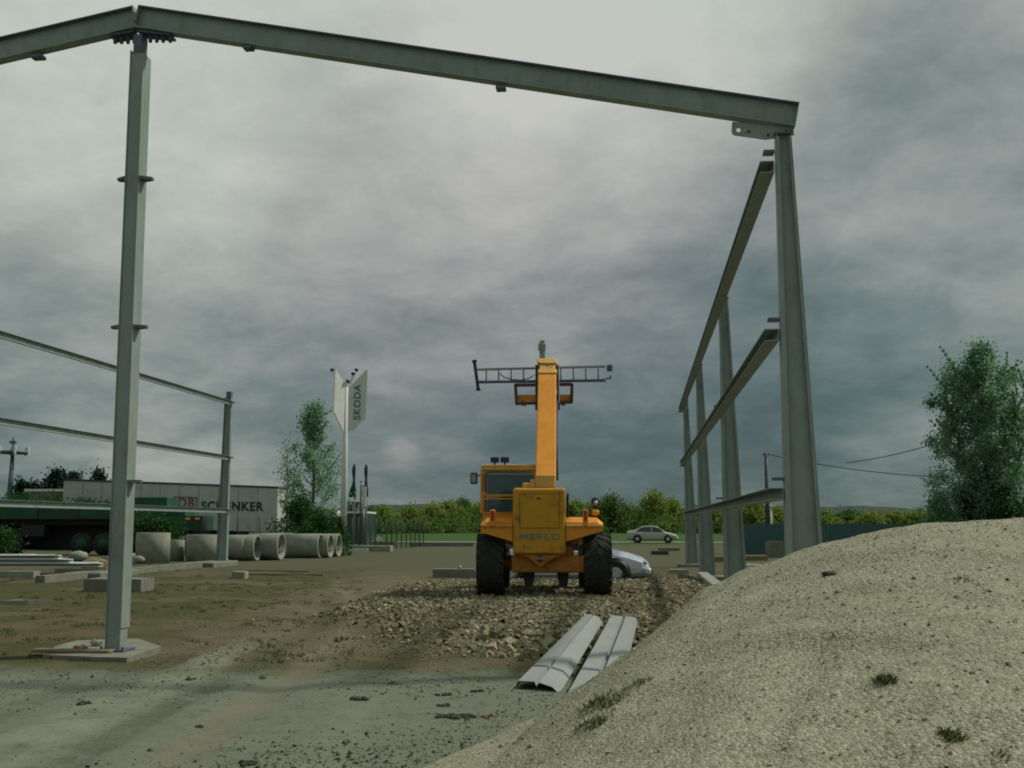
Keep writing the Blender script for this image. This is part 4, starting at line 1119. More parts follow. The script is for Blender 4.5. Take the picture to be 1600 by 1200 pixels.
# ------------------------------------------------------------------ white trailer with lettering
c1 = at(433, 800, 74); 
alpha = R(YAW) + R(7)       # long side runs left, slightly away
ux = Vector((-math.cos(R(YAW + 7) * 1) , -math.sin(R(YAW + 7)), 0))
ux = c2w(-math.cos(R(6)), math.sin(R(6)) * 0.6).normalized(); uy = Vector((ux.y, -ux.x, 0)); uy = uy if uy.dot(c2w(0, 1)) > 0 else -uy
tr = thing('semi_trailer', (c1.x, c1.y, 0), 'long white box trailer with dark company lettering along its side', 'trailer')
ztop = at(433, 763, 74).z; zbt = at(433, 832, 74).z
LEN = 14.2; tilt = .038
def tq(u, v_, z): 
    p = Vector((c1.x, c1.y, 0)) + ux * u + uy * v_; return Vector((p.x, p.y, z + u * tilt))
bd = MB().hexa([tq(0, 0, zbt), tq(LEN, 0, zbt), tq(LEN, 2.5, zbt), tq(0, 2.5, zbt), tq(0, 0, ztop), tq(LEN, 0, ztop), tq(LEN, 2.5, ztop), tq(0, 2.5, ztop)]).build('box_body', 'trailer_white', tr, True)
MB().hexa([tq(-.05, -.05, ztop + .001), tq(LEN + .05, -.05, ztop + .001), tq(LEN + .05, 2.55, ztop + .001), tq(-.05, 2.55, ztop + .001), tq(-.05, -.05, ztop + .12), tq(LEN + .05, -.05, ztop + .12), tq(LEN + .05, 2.55, ztop + .12), tq(-.05, 2.55, ztop + .12)]).build('roof_rail', 'steel_dark', bd, True)
MB().hexa([tq(.3, .3, zbt - .25), tq(LEN - .3, .3, zbt - .25), tq(LEN - .3, 2.2, zbt - .25), tq(.3, 2.2, zbt - .25), tq(.3, .3, zbt - .001), tq(LEN - .3, .3, zbt - .001), tq(LEN - .3, 2.2, zbt - .001), tq(.3, 2.2, zbt - .001)]).build('chassis', 'steel_dark', tr, True)
for u in (1.6, 2.9, 4.2):
    q = tq(u, .25, .5); 
    MB().tube([q - uy * .0, q + uy * .35], .5, 16).build('wheel', 'rubber', tr, True)
rdir = -ux; 
def on_side(px, py, off=-.03):
    d, fw = ray(px, py); o = Vector((0, 0, EYE)); P0 = tq(0, off, 0)
    s = (P0 - o).dot(uy) / d.dot(uy); return o + d * s
def side_text(body, pxa, pxb, py, hpx, mm, bold):
    a, b = on_side(pxa, py), on_side(pxb, py + (pxb - pxa) * .012)
    xd = (b - a).normalized(); nrm_ = -uy; zd = nrm_.cross(xd).normalized()
    if zd.z < 0: zd = -zd
    hh_ = hpx / F * 74
    mid = (a + b) / 2 - tr.location
    mt = Matrix((( xd.x, zd.x, nrm_.x, mid.x), (xd.y, zd.y, nrm_.y, mid.y), (xd.z, zd.z, nrm_.z, mid.z), (0, 0, 0, 1)))
    size = hh_ / .70
    o = text('lettering', body, size, mm, bd, mt, .01, bold)
    xs = [v_.co for v_ in o.data.vertices]
    w_ = max((c - mid).dot(xd) for c in xs) - min((c - mid).dot(xd) for c in xs)
    k = (b - a).length / w_
    mt2 = Matrix.Translation(mid) @ mt.to_3x3().to_4x4() @ Matrix.Diagonal((k, 1, 1, 1)) @ mt.to_3x3().to_4x4().inverted() @ Matrix.Translation(-mid)
    o.data.transform(mt2)
side_text('SCHENKER', 314, 411, 791, 13.5, 'dark_text', .018)
side_text('DB', 278, 303, 786, 14, 'red_text', .012)
fr = MB()
for a, b in (((272, 776), (308, 777)), ((272, 797), (308, 798)), ((272.7, 776), (272.7, 797)), ((307.3, 777), (307.3, 798))):
    fr.bar(on_side(*a), on_side(*b), .03, .09, uy)
fr.build('logo_frame', 'red_text', bd, True)
sm_ = MB()
for k in range(1, 11):
    u = LEN * k / 11; sm_.hexa([tq(u - .012, -.012, zbt + .05), tq(u + .012, -.012, zbt + .05), tq(u + .012, -.001, zbt + .05), tq(u - .012, -.001, zbt + .05), tq(u - .012, -.012, ztop - .05), tq(u + .012, -.012, ztop - .05), tq(u + .012, -.001, ztop - .05), tq(u - .012, -.001, ztop - .05)])
sm_.build('panel_seams', 'concrete', bd, True)
# small mark on the end face
e0 = tq(-.03, .9, 0)
MB().hexa([tq(-.03, .5, ztop - .95), tq(-.03, .8, ztop - .95), tq(-.001, .8, ztop - .95), tq(-.001, .5, ztop - .95), tq(-.03, .5, ztop - .65), tq(-.03, .8, ztop - .65), tq(-.001, .8, ztop - .65), tq(-.001, .5, ztop - .65)]).build('end_mark', 'red_text', bd, True)
MB().hexa([tq(-.03, 1.0, ztop - .9), tq(-.03, 2.2, ztop - .9), tq(-.001, 2.2, ztop - .9), tq(-.001, 1.0, ztop - .9), tq(-.03, 1.0, ztop - .72), tq(-.03, 2.2, ztop - .72), tq(-.001, 2.2, ztop - .72), tq(-.001, 1.0, ztop - .72)]).build('end_mark', 'dark_text', bd, True)

# ------------------------------------------------------------------ green lorry in front of the trailer
g0 = at(316, 830, 60); gl_ = at(190, 830, 60)
gu = (gl_ - g0); gu.z = 0; gL = gu.length; gu.normalize(); gv = Vector((gu.y, -gu.x, 0)); gv = gv if gv.dot(c2w(0, 1)) > 0 else -gv
lo = thing('lorry', (g0.x, g0.y, 0), 'dark green lorry with a teal sheet on top, parked before the white trailer', 'lorry')
def gq(u, v_, z): q = Vector((g0.x, g0.y, 0)) + gu * u + gv * v_; return Vector((q.x, q.y, z))
def gbox(u0, u1, v0, v1, z0, z1): return MB().hexa([gq(u0, v0, z0), gq(u1, v0, z0), gq(u1, v1, z0), gq(u0, v1, z0), gq(u0, v0, z1), gq(u1, v0, z1), gq(u1, v1, z1), gq(u0, v1, z1)])
z6 = lambda py: at(300, py, 60).z
gbox(0, .95, 0, 2.2, z6(829), z6(806)).build('tail_body', 'green_paint', lo, True)
gbox(.96, gL, .1, 2.2, z6(832), z6(792)).build('load_body', 'green_sheet', lo, True)
gbox(1.9, gL - .3, .0, 2.2, z6(791.9), z6(777)).build('sheeted_load', 'green_sheet', lo, True)
gbox(.2, gL - .5, .3, 1.9, z6(838), z6(832.1)).build('chassis', 'black', lo, True)
for px in (293, 308):
    q = at(px, 811, 59.9); MB().bbox(q.x - .12, q.x + .12, q.y - .03, q.y + .02, q.z - .05, q.z + .06, .015).build('rear_lamp', 'amber', lo, True)
for u in (.8, 3.0):
    q = gq(u, .15, .45); MB().tube([q, q + gv * .3], .45, 16).build('wheel', 'rubber', lo, True)

# ------------------------------------------------------------------ concrete rings and pipes
def ring_up(px0, px1, pyt, pyb, label, D=None):
    b = gnd((px0 + px1) / 2, pyb - 2); D = w2c(b.x, b.y)[1]; r = (px1 - px0) / 2 / F * D; D += r
    c = at((px0 + px1) / 2, 800, D); h = at(px0, pyt, D - r).z
    mb = MB().lathe([(r, -.02), (r, h), (r - .015, h + .012), (r * .86, h + .012), (r * .84, h), (r * .84, -.02)], 36, 'z', (c.x, c.y, 0))
    return single('concrete_ring', mb, 'concrete_pale', (c.x, c.y, 0), label, 'concrete ring', 'concrete manhole rings standing upright')
ring_up(215, 267, 833, 883, 'tall upright concrete ring, leftmost of the three')
ring_up(268, 290, 844, 879, 'small upright concrete ring between the two tall ones')
ring_up(293, 345, 836, 880, 'tall upright concrete ring directly left of the far corner post')
def pipe(px, py, rpx, L_, ang, label, dz=0.0, D=None):
    """lying pipe, its open right mouth centred at the pixel; runs away to the left"""
    if D is None:
        b = gnd(px, py + rpx); D = w2c(b.x, b.y)[1]
    c = at(px, py, D); r = rpx / F * D
    dr = c2w(-math.cos(R(ang)), math.sin(R(ang)))
    mb = MB(); n = 32; u = Vector((0, 0, 1)); w = dr.cross(u).normalized(); rings = []
    for rad, s in ((r, .02), (r, L_), (r * .84, L_), (r * .84, 0), (r * .98, 0), (r, .02)):
        rings.append([c + dr * s + (u * math.cos(a) + w * math.sin(a)) * rad for a in [2 * math.pi * k / n for k in range(n)]])
    mb.loft(rings, False, True)
    o = single('concrete_pipe', mb, 'concrete_pale', (c.x, c.y, c.z - r), label, 'concrete pipe', 'concrete pipes lying in a row')
    return o
pl = [(386, 856, 20, 1.0, 'leftmost lying concrete pipe, beside the far corner post'),
      (403, 856, 20, 1.0, 'second concrete pipe from the left'),
      (440, 854, 21, 1.5, 'big concrete pipe with the widest open mouth'),
      (456, 852, 19, 1.2, 'concrete pipe just right of the widest mouth'),
      (502, 853, 19, 1.9, 'long smooth concrete pipe in the middle of the right half'),
      (517, 853, 18.5, 1.2, 'second concrete pipe from the right end'),
      (530, 852, 18, 1.0, 'concrete pipe at the right end of the row')]
for k, (px, py, r_, L_, lb) in enumerate(pl):
    pipe(px, py, r_, L_, 8, lb)

# flat slabs and boards beyond the pipes
def slab(px0, px1, pyt, pyb, name, mm, label, cat, depth=None, thick=None, group=None, ang=0.0):
    b = gnd((px0 + px1) / 2, pyb); D = w2c(b.x, b.y)[1]
    a_, b_ = at(px0, pyb, D), at(px1, pyb, D); h = at(px0, pyt, D).z if thick is None else thick
    dv = c2w(math.sin(R(ang)), math.cos(R(ang))) * (depth or .6)
    mb = MB(); lo = [a_, b_, b_ + dv, a_ + dv]; lo = [Vector((p.x, p.y, gz(p.x, p.y) - .02)) for p in lo]; hi = [Vector((p.x, p.y, max(h, .05) + gz(p.x, p.y))) for p in lo]
    mb.hexa(lo + hi)
    c = (a_ + b_) / 2
    return single(name, mb, mm, (c.x, c.y, 0), label, cat, group)
slab(536, 610, 853, 862, 'slab_stack', 'concrete_pale', 'low stack of pale slabs right of the concrete pipes', 'slab stack', 1.5)
slab(540, 575, 856.5, 863.5, 'white_board', 'white', 'white board lying against the low stack of slabs', 'board', .1)
slab(556, 596, 839, 847, 'white_beam', 'white', 'white beam lying behind the slabs near the green fence', 'beam', .5)
slab(580, 618, 846, 853, 'timber_stack', 'tan_wood', 'orange brown timber lying behind the slabs', 'timber', .6)
slab(640, 648, 847, 855, 'concrete_block', 'concrete', 'small concrete block at the near edge of the road', 'block', .5)
slab(648, 740, 848, 854, 'kerb', 'concrete', 'grey kerb edge running along the near side of the road', 'kerb', .3)
slab(676, 745, 889, 903, 'concrete_beam', 'concrete', 'dark low concrete beam behind the left rear wheel of the machine', 'beam', .35)
slab(362, 382, 893, 904, 'concrete_block', 'concrete_pale', 'pale block at the foot of the far left corner post', 'block', .5)
slab(382, 505, 896.5, 899.5, 'timber_board', 'tan_wood', 'long thin board lying on the ground right of the corner post', 'board', .12)
slab(385, 485, 890.5, 893, 'timber_board', 'concrete_pale', 'long pale board lying behind the longer one', 'board', .12)
slab(130, 220, 905, 925, 'concrete_block', 'concrete', 'dark concrete block on the grass half hidden by the tall ridge post', 'block', 1.0)
slab(0, 44, 938, 945, 'concrete_plank', 'concrete_pale', 'pale plank lying at the left edge of the view', 'plank', .3, ang=60)
slab(-60, 52, 893, 903, 'concrete_block', 'concrete_pale', 'pale concrete block at the left edge, under the white bundle', 'block', .5)
slab(85, 166, 889, 901, 'concrete_block', 'concrete', 'grey concrete block under the white bundle, close to the ridge post', 'block', .5)
slab(978, 1021, 893, 904, 'concrete_block', 'concrete', 'flat concrete block before the bumper of the silver car', 'block', .4)
slab(1048, 1076, 891, 897, 'concrete_block', 'concrete_pale', 'pale block beside the foot of the farthest right column', 'block', .4)
slab(1062, 1100, 907, 917, 'timber_beam', 'concrete', 'dark beam on the rubble left of the third right column', 'beam', .3)
slab(1168, 1216, 854.5, 859.5, 'rusty_beam', 'brick', 'rusty orange beam lying behind the right wall', 'beam', .4)
slab(1202, 1226, 846, 872, 'concrete_block', 'concrete', 'grey concrete block between the utility pole and the nearest column', 'block', .8)
slab(1112, 1134, 869, 878, 'pallet', 'tan_wood', 'timber pallet between the third and second right columns', 'pallet', .8)
slab(1162, 1200, 868, 876, 'pallet', 'tan_wood', 'timber pallet behind the second right column', 'pallet', .8)
slab(1165, 1190, 882, 888, 'white_board', 'white', 'white board peeping over the gravel heap', 'board', .3)
slab(1030, 1062, 856, 861, 'timber_board', 'tan_wood', 'pale board lying beyond the silver car', 'board', .6)
slab(1020, 1045, 861, 867, 'timber_stack', 'clod', 'low dark stack of timber right of the silver car', 'timber', .8)
# blue drum scraps by the dark beam
for (a, b, c_, lb) in ((716, 722, 'bright_steel', 'small bright tin on the dark beam behind the machine'),):
    p = at(718.5, 889, w2c(*gnd(718, 903)[:2])[1] + .2); mb = MB().lathe([(0, 0), (.05, 0), (.06, .09), (.03, .13), (0, .13)], 12, 'z', (p.x, p.y, p.z - .02))
    single('tin_can', mb, c_, (p.x, p.y, p.z - .02), lb, 'tin')

# bundle of white steel profiles, far left
rd = random.Random(5)
yr = 0
for k in range(9):
    row, cl = divmod(k, 3)
    x0 = rd.uniform(-60, -20); x1 = (165, 160, 158, 118, 110, 104, 100, 90, 60)[k]
    D = 37.5 + cl * .55
    z = .30 + row * .13
    a, b = at(x0, 800, D), at(x1, 800, D); a.z = b.z = z
    a.z -= .0; mb = MB(); d = (b - a).normalized(); channel(mb, a, b, .11, .35, .02, 1)
    single('steel_profile', mb, 'white', (a.x, a.y, a.z), 'white steel profile, %s one of the %s layer in the bundle at the left edge' % (['front', 'middle', 'rear'][cl], ['bottom', 'second', 'top'][row]), 'steel profile', 'white steel profiles in a bundle')
def bag(px, py, r, lb):
    b = gnd(px, py + 8); D = w2c(b.x, b.y)[1]; c = at(px, py, D); mb = MB(); mb.sphere(c, r, 10, 7, (1.3, 1, .7), .3, random.Random(int(px)))
    mb.sm = [True] * len(mb.f)
    single('plastic_sack', mb, 'concrete_pale', (c.x, c.y, c.z - r), lb, 'sack', 'white sacks near the left wall')
bag(122, 869, .32, 'white sack standing on the bundle of white profiles')
bag(205, 871, .24, 'white sack just right of the ridge post')
bag(217, 874, .20, 'smaller white sack before the leftmost concrete ring')
mb = MB(); c = at(150, 861, 42); mb.sphere((c.x, c.y, .0), .55, 14, 8, (1.0, .8, .75), .16, random.Random(8)); mb.sm = [True] * len(mb.f)
single('sand_mound', mb, 'tan_wood', (c.x, c.y, 0), 'small tan mound of sand behind the ridge post', 'sand mound')

# ------------------------------------------------------------------ trees
def leaves(mb, c, rad, n, size, rd, flat=1.0):
    for _ in range(n):
        p = Vector((rd.gauss(0, 1), rd.gauss(0, 1), rd.gauss(0, 1) * flat)) * rad * .55 + c
        a = Vector((rd.gauss(0, 1), rd.gauss(0, 1), rd.gauss(0, 1))).normalized(); b = a.cross(Vector((rd.gauss(0, 1), rd.gauss(0, 1), rd.gauss(0, 1)))).normalized()
        s = size * rd.uniform(.6, 1.3)
        o = len(mb.v); mb.v += [tuple(p - a * s), tuple(p + b * s * .55), tuple(p + a * s), tuple(p - b * s * .55)]
        mb.f.append((o, o + 1, o + 2, o + 3)); mb.sm.append(False)
def tree(name, base, H, env, nclump, nleaf, lsize, mm, label, cat='tree', seed=1, group=None, trunk_r=.12, crad=.5, up=.35, y_sq=1.0, start=.12, bare=0, trunkmat='bark', leaders=0):
    rd = random.Random(seed); base = Vector(base)
    t_ = thing(name, base, label, cat, group=group)
    tb, lf = MB(), MB(); spine = []
    for k in range(9):
        f = k / 8; spine.append(Vector((rd.gauss(0, .012) * H * f, rd.gauss(0, .012) * H * f, H * .96 * f)))
    tb.tube(spine, [trunk_r * (1 - .93 * k / 8) for k in range(9)], 8)
    sp_ = lambda f: spine[min(7, int(f * 8))].lerp(spine[min(8, int(f * 8) + 1)], f * 8 - int(f * 8)) if f < 1 else spine[8]
    for k in range(nclump):
        f = start + (1 - start) * ((k + rd.random()) / nclump) ** .85; a = k * 2.39996 + rd.gauss(0, .4)
        er = env(f) * rd.uniform(.55, 1.12)
        if rd.random() < .3: er *= rd.uniform(.2, .7)
        c = Vector((math.cos(a) * er, math.sin(a) * er * y_sq, H * f))
        root = sp_(max(.03, f - up * env(f) / H * 1.2 - .03))
        md = root.lerp(c, .55) + Vector((0, 0, -.04 * H * rd.random()))
        br = trunk_r * .28 * (1 - f) + .012
        tb.tube([root, md, c], [br, br * .6, br * .25], 5)
        for q_ in range(bare):
            e = c + Vector((rd.gauss(0, 1), rd.gauss(0, 1), rd.uniform(0, 1.3))) * crad * .9; tb.tube([c.lerp(root, .2), e], [br * .3, br * .12], 3, False)
        cr = crad * rd.uniform(.6, 1.25)
        leaves(lf, c, cr, int(nleaf * rd.uniform(.5, 1.3)), lsize, rd, 1.0)
        leaves(lf, root.lerp(c, .62), cr * .8, int(nleaf * .4), lsize, rd)
    for k in range(leaders):    # thin upright shoots that break the outline
        f = rd.uniform(.45, .93); a = rd.random() * 6.28; er = env(f) * rd.uniform(.5, 1.05)
        c = Vector((math.cos(a) * er, math.sin(a) * er * y_sq, H * f)); tip = c + Vector((rd.gauss(0, .06), rd.gauss(0, .06), rd.uniform(.07, .14))) * H
        tb.tube([c, tip], [.02, .006], 4, False)
        for q_ in range(7): leaves(lf, c.lerp(tip, q_ / 6), crad * .16 * (1.3 - q_ / 6), int(nleaf * .10), lsize * .85, rd, 1.3)
    tb.build('trunk', trunkmat, t_); lf.build('crown', mm, t_)
    return t_
# big tree at the right edge
D = 40; b = at(1546, 819, D); H = at(1546, 545, D).z
env = lambda f: lerp_tab([(0, .9), (.15, 1.7), (.4, 1.75), (.6, 1.75), (.8, 1.6), (.88, 1.1), (.95, .3), (1.0, .05)], f) * 1.0
tree('birch_tree', (b.x, b.y, 0), H, env, 150, 210, .058, 'leaf', 'tall bushy young tree standing alone at the right edge', seed=21, trunk_r=.13, crad=.34, leaders=70)
D = 39; 
for k, (px, topy, wd, mm_) in enumerate(((1470, 772, 30, 'leaf'), (1515, 755, 34, 'leaf_dark'), (1575, 758, 38, 'leaf_dark'), (1625, 770, 40, 'leaf'))):
    b = at(px, 819, D + (k % 2)); H = at(px, topy, D).z; wr = wd / F * D
    tree('bush', (b.x, b.y, 0), H, (lambda f, wr=wr: wr * lerp_tab([(0, .7), (.4, 1), (.8, .8), (1, .3)], f)), 45, 110, .05, mm_, ['pale green bush at the left foot of the big right tree', 'dark bush in front of the trunk of the big right tree', 'dark bush right of the trunk of the big right tree', 'bush at the very right edge under the big tree'][k], 'bush', seed=40 + k, trunk_r=.04, crad=.28, start=.05, group='bushes under the big right tree')
# thin birch by the sign
D = 62; b = at(487, 830, D); H = at(487, 631, D).z
env = lambda f: lerp_tab([(0, .5), (.15, 1.7), (.4, 2.0), (.55, 1.75), (.7, 1.3), (.78, .7), (.88, .8), (1.0, .4)], f)
tree('birch_tree', (b.x, b.y, 0), H, env, 62, 105, .075, 'leaf', 'loose crowned green tree between the white trailer and the tall sign', seed=5, trunk_r=.12, crad=.42, leaders=8)
b = at(447, 830, D + 3); H = at(450, 680, D).z
tree('birch_tree', (b.x, b.y, 0), H, lambda f: lerp_tab([(0, .2), (.5, .6), (.8, .8), (1, .3)], f), 24, 20, .06, 'leaf', 'thin nearly bare tree left of the loose crowned one', seed=9, trunk_r=.08, crad=.4, bare=3, start=.35)
for k, (px, ty, w_) in enumerate(((468, 782, 1.4), (500, 806, 1.2), (522, 812, .8))):
    b = at(px, 835, 58 + k); H = at(px, ty, 58).z
    tree('bush', (b.x, b.y, 0), H, (lambda f, w_=w_: w_ * lerp_tab([(0, .8), (.5, 1), (1, .35)], f)), 40, 90, .075, 'leaf_dark', ['dark bush right behind the end of the white trailer', 'dark bush under the loose crowned tree', 'low dark bush at the foot of the tall sign pole'][k], 'bush', seed=60 + k, trunk_r=.05, crad=.4, start=.05, group='dark bushes behind the concrete pipes')
# dark thicket at the left edge, bush by bush
th = [(-10, 766, 76, 2.6), (22, 764, 78, 2.6), (55, 768, 74, 2.4), (84, 766, 76, 2.6), (112, 772, 72, 2.2), (140, 774, 74, 2.2), (166, 776, 73, 2.0), (194, 782, 72, 1.8), (225, 803, 56, .8), (256, 806, 56, .8), (-8, 822, 50, .8)]
tl = ['bush at the left edge of the thicket', 'tallest dark bush at the left edge of the thicket', 'dark bush below the small far conifers', 'dark bush below the pointed far conifer', 'dark bush below the left end of the white trailer', 'dark bush just left of the ridge post', 'dark bush partly behind the ridge post', 'dark bush just right of the ridge post', 'low dark bush behind the leftmost concrete ring', 'low dark bush behind the small concrete ring', 'low front bush in the left corner']
for k, (px, ty, D, w_) in enumerate(th):
    b = at(px, 835, D); H = at(px, ty + 11, D).z
    tree('bush', (b.x, b.y, 0), H, (lambda f, w_=w_: w_ * lerp_tab([(0, .85), (.5, 1), (.85, .8), (1, .4)], f)), 46, 95, .07, 'leaf_dark', tl[k], 'bush', seed=80 + k, trunk_r=.05, crad=.42, start=.02, group='dark thicket at the left')
# long dark flatbed vehicle in front of the thicket
fD = 60; fa, fb = at(-70, 819, fD), at(186, 819, fD); fb.z = fa.z = 0; fu = (fb - fa).normalized(); fv = Vector((-fu.y, fu.x, 0)); FL = (fb - fa).length
ft = thing('flatbed_trailer', fa, 'long low dark green flatbed trailer in front of the thicket at the left', 'trailer')
zF = lambda py: at(60, py, fD).z
def fq(u0, u1, v0, v1, z0, z1): return MB().hexa([fa + fu * u + fv * v_ + Vector((0, 0, z)) for z in (z0, z1) for u, v_ in ((u0, v0), (u1, v0), (u1, v1), (u0, v1))])
fq(0, FL, 0, 2.4, zF(811), zF(806)).build('deck', 'green_paint', ft, True)
for k in range(4):
    w_ = FL / 4; fq(k * w_ + .04, (k + 1) * w_ - .04, 0, .05, zF(805.9), zF(787 + (k == 3) * 4)).build('side_board', 'green_sheet' if k % 2 else 'green_paint', ft, True)
    fq(k * w_ - .03, k * w_ + .03, -.03, -.001, zF(811), zF(785)).build('stake', 'black', ft, True)
fq(.5, FL - .4, .7, 1.7, zF(820), zF(811.1)).build('chassis_beam', 'black', ft, True)
for px_ in (-30, 16, 128, 163):
    q = at(px_, 819, fD + .05); r_ = .70 if px_ < 50 else .58
    wl_ = MB().tube([(q.x, q.y, r_), (q.x + fv.x * .4, q.y + fv.y * .4, r_)], r_, 24).build('wheel', 'rubber', ft, True)
    MB().tube([(q.x - fv.x * .02, q.y - fv.y * .02, r_), (q.x - fv.x * .001, q.y - fv.y * .001, r_)], r_ * .5, 16).build('hub', 'green_sheet', wl_, True)
fq(3.4, 4.6, .1, 1.0, zF(838), zF(820.1)).build('tool_box', 'black', ft, True)
fq(1.0, FL - .5, 1.9, 2.0, .25, zF(811.1)).build('dark_backing', 'black', ft, True)  # black sheet added to darken the space under the deck
# far conifers over the thicket
for k, (px, ty, by, D, w_) in enumerate(((85, 736, 766, 150, 1.9), (92, 738, 766, 152, 1.7), (113, 741, 760, 150, 1.3), (152, 738, 760, 150, 1.1), (31, 753, 766, 150, .8), (52, 757, 768, 150, .7))):
    b = at(px, 800, D); H = at(px, ty, D).z
    tree('conifer_tree', (b.x, b.y, 0), H, (lambda f, w_=w_: w_ * lerp_tab([(0, .5), (.6, 1.0), (.85, .7), (1, .1)], f)), 44, 42, .22, 'needle', ['pointed dark conifer, left one of the close pair', 'pointed dark conifer, right one of the close pair', 'rounded dark tree over the left end of the white trailer', 'small dark conifer left of the ridge post', 'tiny conifer right of the antenna mast', 'tiny dark tree left of the conifer pair'][k], 'tree', seed=120 + k, trunk_r=.2, crad=.7, start=.3, group='far dark trees on the left')
b = at(128, 800, 140); H = at(128, 726, 140).z
tree('bare_tree', (b.x, b.y, 0), H, lambda f: lerp_tab([(0, .2), (.8, 1.6), (1, .6)], f), 14, 4, .12, 'needle', 'thin leafless tree rising over the roof of the white trailer', seed=131, trunk_r=.16, crad=1.2, bare=4, start=.6)
# far row of pale spring trees
far = [(575, 793, 36, 190), (600, 789, 42, 200), (640, 788, 44, 210), (672, 783, 42, 215), (700, 779, 46, 220), (722, 776, 40, 225), (748, 782, 40, 230), (790, 786, 40, 220), (900, 778, 36, 225), (930, 780, 38, 215), (955, 770, 44, 215), (985, 790, 34, 220), (1022, 765, 40, 210), (1048, 776, 36, 215), (1078, 790, 34, 220), (1110, 792, 36, 210), (1150, 786, 38, 200), (1180, 776, 40, 195), (1212, 788, 36, 200), (1290, 797, 40, 190), (1325, 795, 40, 195), (1360, 798, 42, 190), (1400, 797, 40, 195), (1435, 796, 40, 190), (540, 800, 36, 190), (1255, 796, 36, 195)]
desc = {575: 'nearest the street lamp', 600: 'low one right of the banners', 640: 'over the green fence end', 672: 'left shoulder of the hilltop group', 700: 'yellowish one in the hilltop group', 722: 'highest left of the machine', 748: 'touching the machine cab', 790: 'seen through the cab window', 900: 'right behind the exhaust pipe', 930: 'behind the round mirror', 955: 'tall one right of the round mirror', 985: 'low one between two taller ones', 1022: 'tallest behind the pale sedan', 1048: 'shoulder of the tallest behind the sedan', 1078: 'behind the farthest right column', 1110: 'behind the third right column', 1150: 'behind the second right column', 1180: 'right of the second right column', 1212: 'behind the utility pole', 1290: 'just right of the nearest column', 1325: 'over the blue fence, left part', 1360: 'over the blue fence, middle', 1400: 'over the blue fence, right part', 1435: 'beside the big right tree', 540: 'behind the tall sign pole', 1255: 'hidden mostly by the nearest column'}
for k, (px, ty, w_, D) in enumerate(far):
    b = at(px, 819, D); H = at(px, ty + 8, D).z; wr = w_ / F * D * .5 * 1.25
    tree('broadleaf_tree', (b.x, b.y, 0), H, (lambda f, wr=wr: wr * lerp_tab([(0, .9), (.45, 1), (.75, .85), (.92, .5), (1, .25)], f)), 46, 75, .24, 'leaf_pale' if k % 5 else 'leaf_mid', 'far spring green tree, %s' % desc[px], 'tree', seed=200 + k, trunk_r=.18, crad=1.0, start=.06, group='far row of spring green trees')
# far-off undergrowth that reads as one mass
rd = random.Random(77); mb = MB()
for k in range(900):
    px = rd.uniform(535, 1500); D = rd.uniform(195, 260); c = at(px, 819, D); c.z = rd.uniform(0, 2.6)
    leaves(mb, c, 1.6, 26, .28, rd, .6)
tag(mb.build('undergrowth', 'leaf_mid'), 'mass of green undergrowth along the far edge of the field', 'undergrowth', kind='stuff')

# ------------------------------------------------------------------ tall pole sign with three blades
D = 60; sb = at(536, 838, D); st_ = at(541, 600, D); 
sg = thing('pole_sign', (sb.x, sb.y, 0), 'tall white pole sign with three vertical blades and spotlights on top', 'sign')
zt_ = at(541, 592, D).z; pxx = (sb + at(541, 838, D)) / 2
pole_b = Vector((sb.x, sb.y, 0)); pole_t = Vector((at(541.5, 600, D).x, at(541.5, 600, D).y, zt_))
MB().tube([pole_b, pole_b.lerp(pole_t, .5), pole_t], [.17, .15, .09], 16).build('pole', 'white', sg, True)
def blade(ang, pts_px, lit):
    # pts: (distance from pole in m, pixel y)
    dv = c2w(math.cos(R(ang)), math.sin(R(ang))); mb = MB(); th_ = dv.cross(Vector((0, 0, 1))) * .06
    P = []
    for r_, py in pts_px:
        z = at(541, py, D).z; k = z / zt_; o = pole_b.lerp(pole_t, k); P.append(Vector((o.x, o.y, z)) + dv * (r_ + .10) - th_ / 2)
    mb.prism(P, th_); return mb.build('blade', 'white', sg, True), dv
px2m = D / F
bl, dvr = blade(18, [(.05, 605), (.95, 576), (1.0, 578), (.95, 652), (.35, 672), (.05, 674)], 1)
bl2, _ = blade(128, [(.05, 612), (.95, 588), (.9, 650), (.05, 676)], 0)
bl3, _ = blade(238, [(.05, 600), (.85, 578), (.9, 645), (.05, 676)], 0)
# vertical lettering on the right blade, reading upward
o_ = pole_b.lerp(pole_t, at(541, 627, D).z / zt_); mid = Vector((o_.x, o_.y, at(541, 628, D).z)) + dvr * .60 - dvr.cross(Vector((0, 0, 1))) * 0
nf = -c2w(-math.sin(R(18)), math.cos(R(18)))
mid = mid + nf * .045 - sg.location
xd = Vector((0, 0, 1)); zd = nf.cross(xd).normalized()
mt = Matrix(((xd.x, zd.x, nf.x, mid.x), (xd.y, zd.y, nf.y, mid.y), (xd.z, zd.z, nf.z, mid.z), (0, 0, 0, 1)))
text('lettering', 'SKODA', .52, 'teal_text', bl, mt, .01, .008, 1.0)
for (px, py, ox) in ((519, 578, 531), (557, 578, 547), (551.5, 584, 545), (543, 596, 541)):
    q = at(px, py, D); MB().bbox(q.x - .09, q.x + .09, q.y - .1, q.y + .1, q.z - .07, q.z + .07, .03).build('spotlight', 'navy', sg, True)
    MB().tube([at(ox, 600, D), q - Vector((0, 0, .05))], .02, 5).build('spotlight_arm', 'steel', sg, True)

